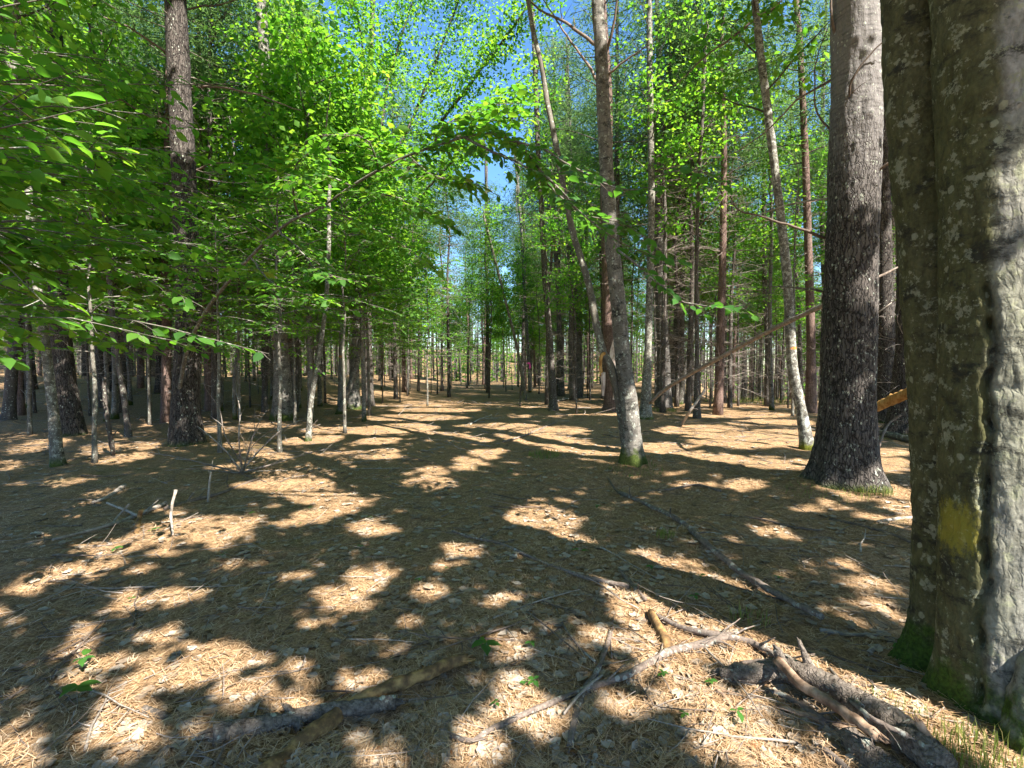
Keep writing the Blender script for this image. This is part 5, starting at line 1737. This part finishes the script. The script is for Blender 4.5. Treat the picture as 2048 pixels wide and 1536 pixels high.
def zone(x, d, z=0.0):
    px, py, _ = pix(np.array([(x, d, z)]))
    px, py = px[0], py[0]
    if py > 1290:
        return ('at the lower left' if px < 400 else 'near the rotten log' if px < 950 else 'round the pale front branch' if px < 1450 else 'by the corner log pile')
    if py > 1080:
        return ('below the pale sticks at left' if px < 640 else 'before the thin curving branch' if px < 1250 else 'along the long lichened stick')
    return ('by the brush at left' if px < 640 else 'out in the clearing' if px < 1150 else 'before the forked tree and thick pine')

LEAF_TPL = [dead_leaf_mesh(40 + k, DEADLEAF) for k in range(12)]

def dead_leaves():
    pts = []
    while len(pts) < 3300:
        px, py = rng.uniform(0, 2048), 792 + 758 * rng.random() ** 1.25
        p = np.array((px, py))
        if py < 792:
            continue
        d = 1582 / (py - 745)
        x = (px - 1024) / F * d
        dens = noise2(np.array([x]), np.array([d]), .7, 12.0)[0]
        centre = math.exp(-((px - 1000) / 560) ** 2)
        if rng.random() > (.25 + .75 * centre) * (1.0 if dens > -.1 else .35):
            continue
        pts.append((d, x))
    pts.sort()
    rest = MB()
    for i, (d, x) in enumerate(pts):
        z = float(gh(x, d)) + .004
        s = rng.uniform(.04, .078)
        if i < 280:
            br = rng.random() < .08
            o = link('dead_leaf', (DLB if br else DLM)[rng.integers(2 if br else 6)], None, (x, d, z))
            o.rotation_euler = (rng.normal(0, .25), rng.normal(0, .25), rng.uniform(0, 6.28))
            o.scale = (s, s, s)
            zn = zone(x, d)
            tag(o, ('curled brown' if br else 'curled pale grey') + ' dead leaf on the litter ' + zn, 'dead leaf', ('brown' if br else 'pale grey') + ' dead leaves ' + zn)
        else:
            me = LEAF_TPL[i % 12]
            v = me.v[0] * s * (1 + .05 * min(d, 12))
            c, sn = math.cos(i), math.sin(i)
            v = v @ np.array(((c, -sn, 0), (sn, c, 0), (0, 0, 1))) + (x, d, z)
            rest.add(v, me.f[0])
    stuff(link('leaf_litter', rest.mesh('leaf_litter', DEADLEAF)))
dead_leaves()

# ---- sticks, logs and brush measured from the photograph
px_stick('fallen_branch', 'long lichened stick lying from the middle of the floor toward the nearest tree', 'branch',
         [(1240, 990), (1348, 1042), (1406, 1090), (1474, 1148), (1534, 1189), (1600, 1228), (1650, 1256)], 7, 14, BARK_STICK, twigs=5, lift=.012)
px_stick('fallen_branch', 'pale peeled stick end lying past the long lichened stick, pointing at the nearest tree', 'branch',
         [(1640, 1262), (1700, 1272), (1762, 1274), (1800, 1283)], 9, 5, DEADWOOD)
px_stick('fallen_branch', 'thin dark lichened branch curving across the middle of the floor', 'branch',
         [(905, 1066), (940, 1078), (998, 1091), (1056, 1117), (1158, 1158), (1258, 1182)], 5, 9, BARK_STICK, twigs=4, lift=.008)
px_stick('broken_stick', 'short dark forked stick at the end of the thin lichened branch', 'stick', [(1238, 1142), (1262, 1172), (1290, 1204)], 6, 9, TWIG_BROWN, twigs=2)
px_stick('log_piece', 'short yellowish mossy log piece in the litter', 'log', [(1302, 1233), (1318, 1262), (1340, 1302)], 17, 22, WOOD_ROT, n=12)
px_stick('fallen_branch', 'dark branch running from the short mossy log piece to the log pile', 'branch',
         [(1308, 1238), (1368, 1264), (1440, 1281), (1500, 1292), (1545, 1318), (1570, 1345)], 10, 16, BARK_STICK, twigs=4, lift=.012)
px_stick('fallen_branch', 'pale lichened branch slanting across the front of the floor', 'branch',
         [(905, 1484), (947, 1492), (988, 1466), (1090, 1421), (1176, 1387), (1261, 1356), (1329, 1315), (1400, 1298), (1450, 1280)], 9, 17, BARK_STICK, n=12, twigs=5, lift=.014)
px_stick('broken_stick', 'grey stick crossing under the pale front branch toward the viewer', 'stick', [(1140, 1500), (1150, 1440), (1166, 1392), (1195, 1345), (1222, 1270)], 16, 8, BARK_STICK, n=10)
px_stick('broken_stick', 'short peeled split stick lying over the crossing of the front branches', 'stick', [(1128, 1442), (1160, 1400), (1206, 1358)], 5, 7, DEADWOOD, lift=.03)
px_stick('twig', 'thin pale twig above the front branch, pointing up the picture', 'twig', [(1104, 1198), (1125, 1250), (1152, 1292), (1192, 1335)], 4, 5, BARK_STICK)
px_stick('rotten_log', 'yellow brown rotten log in the front left of centre', 'log',
         [(935, 1334), (905, 1340), (850, 1366), (760, 1398), (690, 1428), (640, 1465), (570, 1510), (500, 1560)], 22, 36, WOOD_ROT, n=20, step=.02, lift=.018)
px_stick('fallen_log', 'half sunk grey barked log beside the rotten log', 'log', [(425, 1482), (500, 1464), (581, 1452), (660, 1440), (740, 1432), (800, 1425)], 38, 26, BARK_LOG, n=20, lift=-.004, step=.02)
px_stick('branch_stub', 'thick broken branch stub with a pale end at the lower left', 'branch', [(286, 1420, 2.37), (328, 1436, 2.32), (359, 1462, 2.25), (372, 1496, 2.18)], 20, 30, BARK_LOG, n=14, step=.02)
px_stick('branch_stub', 'short dark stub sticking up from the half sunk grey log', 'branch', [(572, 1412, 2.3), (588, 1432, 2.28), (602, 1455, 2.25)], 13, 20, BARK_LOG, n=12, step=.02)
px_stick('fallen_stick', 'long pale bare stick at left slanting to the brown stub', 'stick', [(106, 1086), (160, 1072), (215, 1056), (270, 1036), (330, 1012)], 5, 9, DEADWOOD, lift=.02, twigs=2)
px_stick('fallen_stick', 'short pale stick crossing the long bare stick at left', 'stick', [(214, 1014), (240, 1026), (272, 1040)], 4, 6, DEADWOOD, lift=.04)
px_stick('fallen_stick', 'thin pale stick leaning up across the brown stub at left', 'stick', [(222, 1052), (240, 1030, 5.2), (262, 1008, 5.2)], 4, 4, DEADWOOD)
px_stick('stump', 'little orange brown snapped stub standing in the litter at left', 'stump', [(275, 1068), (276, 1040, 5.05), (278, 1018, 5.05)], 11, 9, WOOD_ROT, step=.03)
px_stick('dead_sapling', 'pale dead stem standing in the left litter, knobbed at its top', 'stick', [(346, 1072), (342, 1030, 4.85), (344, 1005, 4.86), (350, 982, 4.87)], 4, 6, DEADWOOD)
px_stick('dead_sapling', 'slim dead twig standing up with a side fork above the left litter', 'twig', [(416, 1005), (418, 975, 6.1), (422, 942, 6.1)], 4, 4, DEADWOOD, twigs=3)
px_stick('fallen_stick', 'grey brown stick lying in the left litter below the brush', 'stick', [(185, 1008), (215, 996), (248, 975)], 6, 8, DEADWOOD)
px_stick('fallen_branch', 'brown branch in the left litter behind the sticks', 'branch', [(330, 1020), (390, 1002), (440, 990), (520, 960)], 8, 5, TWIG_BROWN, twigs=4)
px_stick('dead_sapling', 'broken dark dead stem without branches between the two stout trunks at left', 'dead stem',
         [(227, 912), (222, 880, 9.35), (213, 835, 9.35), (207, 790, 9.35), (204, 755, 9.35)], 9, 7, BARK_BROWN, twigs=2)
px_stick('dead_snag', 'pale bare broken snag leaning at the foot of the stout dark trunk', 'snag', [(342, 872, 11.2), (345, 845, 11.2), (351, 806, 11.2)], 12, 7, DEADWOOD, n=10)
px_stick('fallen_branch', 'pale thin branch leaning left of the grey upright trunk', 'branch', [(542, 842, 16.5), (552, 800, 16.5), (560, 770, 16.5), (556, 700, 16.5)], 5, 3, DEADWOOD)
px_stick('leaning_dead_trunk', 'long thin dead pole leaning from the thick pine down to the left', 'dead trunk',
         [(1300, 806, 15.0), (1335, 775, 14.0), (1400, 737, 12.6), (1500, 682, 10.6), (1580, 640, 9.2), (1668, 597, 7.9)], 6.5, 9, TWIG_PINE, n=12, twigs=10, step=.15)
px_stick('fallen_branch', 'white forked dead branch propped on the thin brown trunk', 'branch', [(1362, 852), (1380, 822, 14.4), (1394, 802, 14.5), (1410, 778, 14.6)], 7, 4, DEADWOOD, twigs=3)
px_stick('fallen_log', 'fresh orange broken log end between thick pine and nearest tree', 'log', [(1700, 834, 8.0), (1745, 817, 7.8), (1785, 800, 7.5), (1830, 778, 7.1), (1880, 752, 6.8)], 17, 22, WOOD_ORANGE, n=16, step=.04)
px_stick('fallen_log', 'olive log lying behind the thick pine, ending at the nearest tree', 'log', [(1728, 865), (1770, 872), (1825, 886), (1880, 900)], 12, 13, BARK_POLE, n=12)
for k, (q, lab) in enumerate([([(1740, 858), (1780, 862), (1840, 868)], 'thin dark dead branch on the olive log behind the thick pine'),
                              ([(1755, 900), (1775, 850, 11), (1800, 830, 11)], 'dead twig sticking up beside the olive log')]):
    px_stick('dead_branch', lab, 'branch', q, 5, 4, TWIG_BROWN, twigs=4)
px_stick('fallen_branch', 'dark thin branch right of the middle, in front of the thick pine', 'branch', [(1660, 1040), (1720, 1052), (1780, 1068), (1832, 1086)], 5, 7, TWIG_BROWN, twigs=2)
px_stick('fallen_branch', 'pale thin branch near the nearest tree, left of its foot', 'branch', [(1755, 1045), (1790, 1040), (1826, 1036)], 5, 7, DEADWOOD)
px_stick('fallen_branch', 'thin dark branch in the shade left of the thick pine', 'branch', [(1450, 1032), (1520, 1040), (1590, 1058), (1640, 1065)], 4, 5, TWIG_BROWN, twigs=2)
px_stick('twig', 'dark twig arching out of the litter in front of the forked tree', 'twig', [(1215, 955), (1235, 985), (1260, 1000)], 3, 4, TWIG_BROWN, twigs=2)
px_stick('fallen_branch', 'dark branch lying in the shade below the forked tree', 'branch', [(1280, 985), (1340, 980), (1390, 972), (1440, 985)], 3, 5, TWIG_BROWN, twigs=3)
px_stick('fallen_branch', 'pale branch lying at the foot of the straight grey pine', 'branch', [(1115, 803), (1150, 797), (1200, 796), (1260, 800)], 4, 3, DEADWOOD, twigs=2)
px_stick('twig', 'thin dark twig standing in the clearing', 'twig', [(1040, 812), (1041, 795, 24), (1042, 775, 24)], 4, 3, TWIG_BROWN)
px_stick('fallen_branch', 'thin grey branch in the middle of the clearing, pointing right', 'branch', [(940, 850), (960, 838, 16.5), (985, 830, 16.5)], 3, 2, DEADWOOD, twigs=5)
px_stick('fallen_branch', 'thin brown branch across the sun streaks in the clearing', 'branch', [(1005, 885), (1060, 868), (1110, 845)], 4, 3, TWIG_BROWN, twigs=5)

# log pile at the bottom right
px_stick('fallen_log', 'thick grey rough barked log in the bottom right corner pile', 'log', [(1560, 1350), (1640, 1395), (1720, 1432), (1800, 1482), (1880, 1560)], 46, 66, BARK_LOG, n=26, step=.02, lift=.01)
px_stick('fallen_branch', 'smooth brown branch lying on top of the corner log pile', 'branch', [(1556, 1320, -.17), (1600, 1368, -.165), (1650, 1402, -.17), (1710, 1445, -.175), (1770, 1490, -.18)], 17, 24, WOOD_PEELED, n=16, step=.02)
px_stick('fallen_log', 'short peeling grey log in front of the corner log pile', 'log', [(1694, 1478, -.07), (1730, 1505, -.08), (1800, 1565, -.08)], 46, 62, BARK_LOG, n=22, step=.02)
px_stick('fallen_log', 'dark log behind the corner pile', 'log', [(1440, 1352, -.03), (1500, 1348, -.06), (1560, 1344, -.09), (1620, 1356, -.10), (1690, 1392, -.10)], 34, 46, BARK_LOG, n=18, step=.03)
px_stick('branch_stub', 'dark pointed snag sticking up from the corner log pile', 'branch', [(1640, 1372, 2.42), (1618, 1328, 2.42), (1600, 1284, 2.44)], 34, 8, BARK_LOG, n=12, step=.02)
px_stick('branch_stub', 'short jagged dark stub at the head of the corner pile', 'branch', [(1575, 1352, 2.46), (1562, 1322, 2.46), (1553, 1296, 2.47)], 30, 14, BARK_LOG, n=12, step=.02)
px_stick('broken_stick', 'peeled pinkish stick standing up in the bottom right corner', 'stick', [(1836, 1442, 1.93), (1860, 1485, 1.9), (1905, 1550, 1.83)], 15, 21, WOOD_PEELED, n=14, step=.02)
px_stick('broken_stick', 'short broken pale stick lying against the left of the nearest tree', 'stick', [(1738, 1310), (1756, 1294, 2.78), (1800, 1316, 2.7)], 11, 8, DEADWOOD, n=10)
px_stick('fallen_branch', 'thin dark branch from the corner pile to the nearest tree', 'branch', [(1650, 1366), (1710, 1371), (1780, 1374)], 7, 5, TWIG_BROWN)
px_stick('broken_stick', 'brown rotten stick below the corner pile', 'stick', [(1560, 1418), (1620, 1440), (1690, 1462)], 10, 17, WOOD_PEELED, n=12)

for k, (q, w0, w1, m, lab) in enumerate([
    ([(1600, 1405, -.05), (1640, 1440, -.06), (1690, 1490, -.06), (1730, 1545, -.05)], 14, 20, BARK_LOG, 'dark broken branch low on the viewer side of the corner pile'),
    ([(1520, 1385), (1560, 1392), (1610, 1420), (1650, 1450)], 9, 13, BARK_STICK, 'thin lichened stick in front of the dark log of the corner pile'),
    ([(1480, 1330), (1530, 1322, -.10), (1590, 1330, -.16)], 8, 10, TWIG_BROWN, 'dark twig slanting over the dark log behind the corner pile'),
    ([(1660, 1340), (1690, 1380, -.12), (1722, 1418, -.20)], 7, 9, DEADWOOD, 'bleached stick leaning on the back of the corner pile'),
    ([(1700, 1400, -.20), (1750, 1440, -.22), (1820, 1478, -.20)], 9, 13, BARK_STICK, 'lichened stick lying along the top of the thick corner log'),
    ([(1420, 1372), (1450, 1400), (1475, 1440)], 8, 10, WOOD_PEELED, 'short brown stick pointing at the viewer left of the corner pile'),
    ([(1640, 1500), (1670, 1520), (1705, 1550)], 12, 16, BARK_STICK, 'bark covered stick at the bottom edge left of the corner pile')]):
    px_stick('broken_stick', lab, 'stick', q, w0, w1, m, n=10, twigs=2, step=.03)

# brush of a dead fallen crown at left of centre
def brush():
    base = G(485, 948)
    d = base[1]
    mb = MB()
    for path, w in (([(485, 948), (455, 905), (420, 872), (395, 852)], 4), ([(485, 948), (478, 880), (480, 820), (470, 780)], 4), ([(485, 940), (520, 900), (560, 862), (600, 840)], 4),
                    ([(485, 945), (540, 930), (600, 912), (650, 898)], 4), ([(470, 942), (420, 930), (360, 915), (300, 905)], 4), ([(485, 948), (500, 900), (530, 868), (570, 848)], 3),
                    ([(480, 945), (440, 950), (380, 960), (330, 975)], 3), ([(485, 930), (450, 870), (440, 820), (420, 790)], 3), ([(487, 940), (510, 860), (540, 810)], 3)):
        pts = resample([W(a, b_, d + rng.normal(0, .25) * (j > 0)) for j, (a, b_) in enumerate(path)], .15)
        gz = gh(pts[:, 0], pts[:, 1]) + .01
        pts[:, 2] = np.maximum(pts[:, 2], gz)
        tube(mb, pts, np.linspace(w, w * .35, len(pts)) / F * d / 2, 5)
        for k in range(1, len(pts) - 1):
            if rng.random() < .8:
                t = unit(pts[k + 1] - pts[k])
                c = curve(pts[k], unit(t + rdir(1, -.2, .8)[0] * .9), rng.uniform(.15, .5), 4, 0, .1)
                c[:, 2] = np.maximum(c[:, 2], gh(c[:, 0], c[:, 1]) + .005)
                tube(mb, c, np.linspace(.005, .0015, 5), 4, cap=False)
    simple_thing('dead_brush', 'tangle of thin dead branches of a fallen sapling right of the stout dark trunk', 'brushwood', mb, TWIG_PINE, base)
brush()

# small twigs strewn about
def twigs():
    protos = []
    for s in range(6):
        mb = MB()
        c = curve((0, 0, .004), (1, 0, 0), 1.0, 7, 0, .10)
        c[:, 2] = np.abs(c[:, 2]) * .25
        tube(mb, c, np.linspace(.011, .004, len(c)), 5)
        for k in (2, 4, 5):
            q = curve(c[k], unit(np.array((.6, rng.choice((-1, 1)), .1))), rng.uniform(.1, .35), 3, 0, .1)
            q[:, 2] = np.abs(q[:, 2]) * .4
            tube(mb, q, np.linspace(.006, .002, 4), 4)
        protos.append(mb.mesh('twig', TWIG_BROWN if s < 4 else DEADWOOD))
    for i in range(190):
        py = 795 + 735 * rng.random() ** 1.7
        p = G(rng.uniform(0, 1800), py)
        if p[1] < 1.9:
            continue
        s = rng.uniform(.25, .8) * min(1.6, .7 + p[1] * .08)
        k = rng.integers(6)
        o = link('twig', protos[k], None, p + np.array((0, 0, .012)))
        o.rotation_euler = (0, 0, rng.uniform(0, 6.28))
        o.scale = (s, s, s)
        zn = zone(p[0], p[1])
        tag(o, ('thin dark brown' if k < 4 else 'thin bleached') + ' twig lying on the litter ' + zn, 'twig', ('dark' if k < 4 else 'bleached') + ' twigs ' + zn)
twigs()

def twig_litter():
    """fine broken twigs all over the floor, too many to count"""
    mb = MB()
    k = 0
    while k < 1500:
        d = 2.0 + 26 * rng.random() ** 1.4
        x = rng.uniform(-1.08, 1.02) * d
        if noise2(np.array([x]), np.array([d]), .5, 61.0)[0] < -.25:
            continue
        k += 1
        z = float(gh(x, d)) + .012
        th = rng.uniform(0, 6.28)
        L = rng.uniform(.08, .32) * (1 + .09 * d)
        c = curve((x, d, z), (math.cos(th), math.sin(th), rng.normal(0, .08)), L, 3, 0, .14)
        c[:, 2] = np.maximum(c[:, 2], gh(c[:, 0], c[:, 1]) + .004)
        r = (.0016 + .00045 * d) * rng.uniform(.7, 1.6)
        tube(mb, c, np.linspace(r, r * .5, 4), 4, cap=False)
    stuff(link('twig_litter', mb.mesh('twig_litter', TWIG_PINE)))
twig_litter()

# ---- seedlings
def seedlings():
    stem = MB()
    tube(stem, curve((0, 0, -.01), (0, 0, 1), 1.0, 4, 0, .05), np.linspace(.025, .012, 5), 5)
    stem_me = stem.mesh('stem', BARK_POLE)
    lm = leaf_mesh(LEAF_DARK, 2)
    spots = [(1062, 1300, .07), (968, 1322, .10), (975, 1305, .08), (1050, 1375, .07), (1068, 1378, .07), (992, 1418, .08), (1325, 1358, .08), (1558, 1165, .09), (1172, 1112, .07), (1150, 1110, .06),
             (1195, 1020, .08), (1302, 1142, .06), (892, 1142, .06), (838, 1168, .07), (155, 1415, .09), (168, 1340, .07), (262, 1205, .07), (240, 1102, .06), (230, 1108, .06), (308, 1070, .07),
             (505, 1035, .07), (445, 1118, .07), (600, 1050, .05), (620, 1020, .05), (1475, 1445, .07), (1420, 1375, .06), (1400, 1162, .07), (1390, 1210, .08), (1640, 1245, .06), (1800, 1305, .07),
             (1260, 960, .07), (1020, 950, .06), (1150, 835, .10), (1090, 845, .12), (740, 1040, .06), (555, 985, .05), (1700, 1390, .05), (1370, 1440, .07), (720, 1100, .05), (1730, 870, .14)]
    for i, (px, py, s) in enumerate(spots):
        p = G(px, py)
        zn = zone(p[0], p[1])
        e = thing('seedling', 'small green seedling with a few leaves ' + zn, 'seedling', p, 'green seedlings ' + zn)
        s = s * rng.choice((.55, .8, 1.0, 1.3))
        o = link('stem', stem_me, e)
        o.scale = (s * .9,) * 3
        nl = rng.integers(3, 6)
        a0 = rng.uniform(0, 6)
        for k in range(nl):
            a = a0 + k * 2 * math.pi / nl + rng.normal(0, .25)
            l = link('leaf', lm, e)
            l.location = (0, 0, s * rng.uniform(.7, .92))
            l.rotation_euler = (rng.normal(0, .2), rng.uniform(-.15, .35), a)
            q = s * rng.uniform(.55, .85)
            l.scale = (q, q, q)
seedlings()

# ---- grass and moss
def blades(mb, p, n, rad, h, lean=.5):
    a = rng.uniform(0, 6.28, n)
    rr = rad * np.sqrt(rng.random(n))
    x, y = p[0] + np.cos(a) * rr, p[1] + np.sin(a) * rr
    z = gh(x, y) - .005
    hh = h * rng.uniform(.5, 1.2, n)
    th = rng.uniform(0, 6.28, n)
    ln = rng.uniform(.2, 1, n) * lean * hh
    D = np.stack([np.cos(th), np.sin(th), np.zeros(n)], 1)
    sd = np.stack([-np.sin(th), np.cos(th), np.zeros(n)], 1) * (.0016 + .0003 * p[1])
    p0 = np.stack([x, y, z], 1)
    p1 = p0 + D * (ln * .35)[:, None] + np.array((0, 0, 1.0)) * (hh * .7)[:, None]
    p2 = p0 + D * ln[:, None] + np.array((0, 0, 1.0)) * hh[:, None]
    v = np.stack([p0 - sd, p0 + sd, p1 - sd * .7, p1 + sd * .7, p2], 1)
    f = np.array([(0, 1, 3), (0, 3, 2), (2, 3, 4)])
    mb.add(v.reshape(-1, 3), (f[None] + (np.arange(n) * 5)[:, None, None]).reshape(-1, 3))

for px, py, n, rad, h, lab in [
    (1090, 912, 260, .32, .09, 'low green grass tuft on the floor left of the forked tree'),
    (1274, 938, 160, .45, .06, 'grass round the mossy foot of the forked tree'),
    (1650, 985, 150, .50, .06, 'dry grass in front of the thick pine'),
    (1745, 985, 220, .22, .12, 'yellowish grass right of the thick pine foot'),
    (1960, 1520, 260, .16, .09, 'bright green grass in the bottom right corner at the nearest tree'),
    (1800, 1440, 160, .20, .06, 'dark green grass left of the nearest tree foot'),
    (1330, 1072, 90, .09, .07, 'tiny yellow green grass tuft right of the middle'),
    (1500, 1240, 60, .12, .09, 'thin grass by the long lichened stick'),
    (1330, 822, 160, .5, .14, 'green grass round the dappled pale trunk'),
    (1500, 806, 500, 2.5, .30, 'green low plants at the edge of the slope on the right')]:
    p = G(px, py)
    mb = MB()
    blades(mb, p, n, rad, h)
    stuff(tag(simple_thing('grass_tuft', lab, 'grass', mb, GRASS, p), lab, 'grass'))
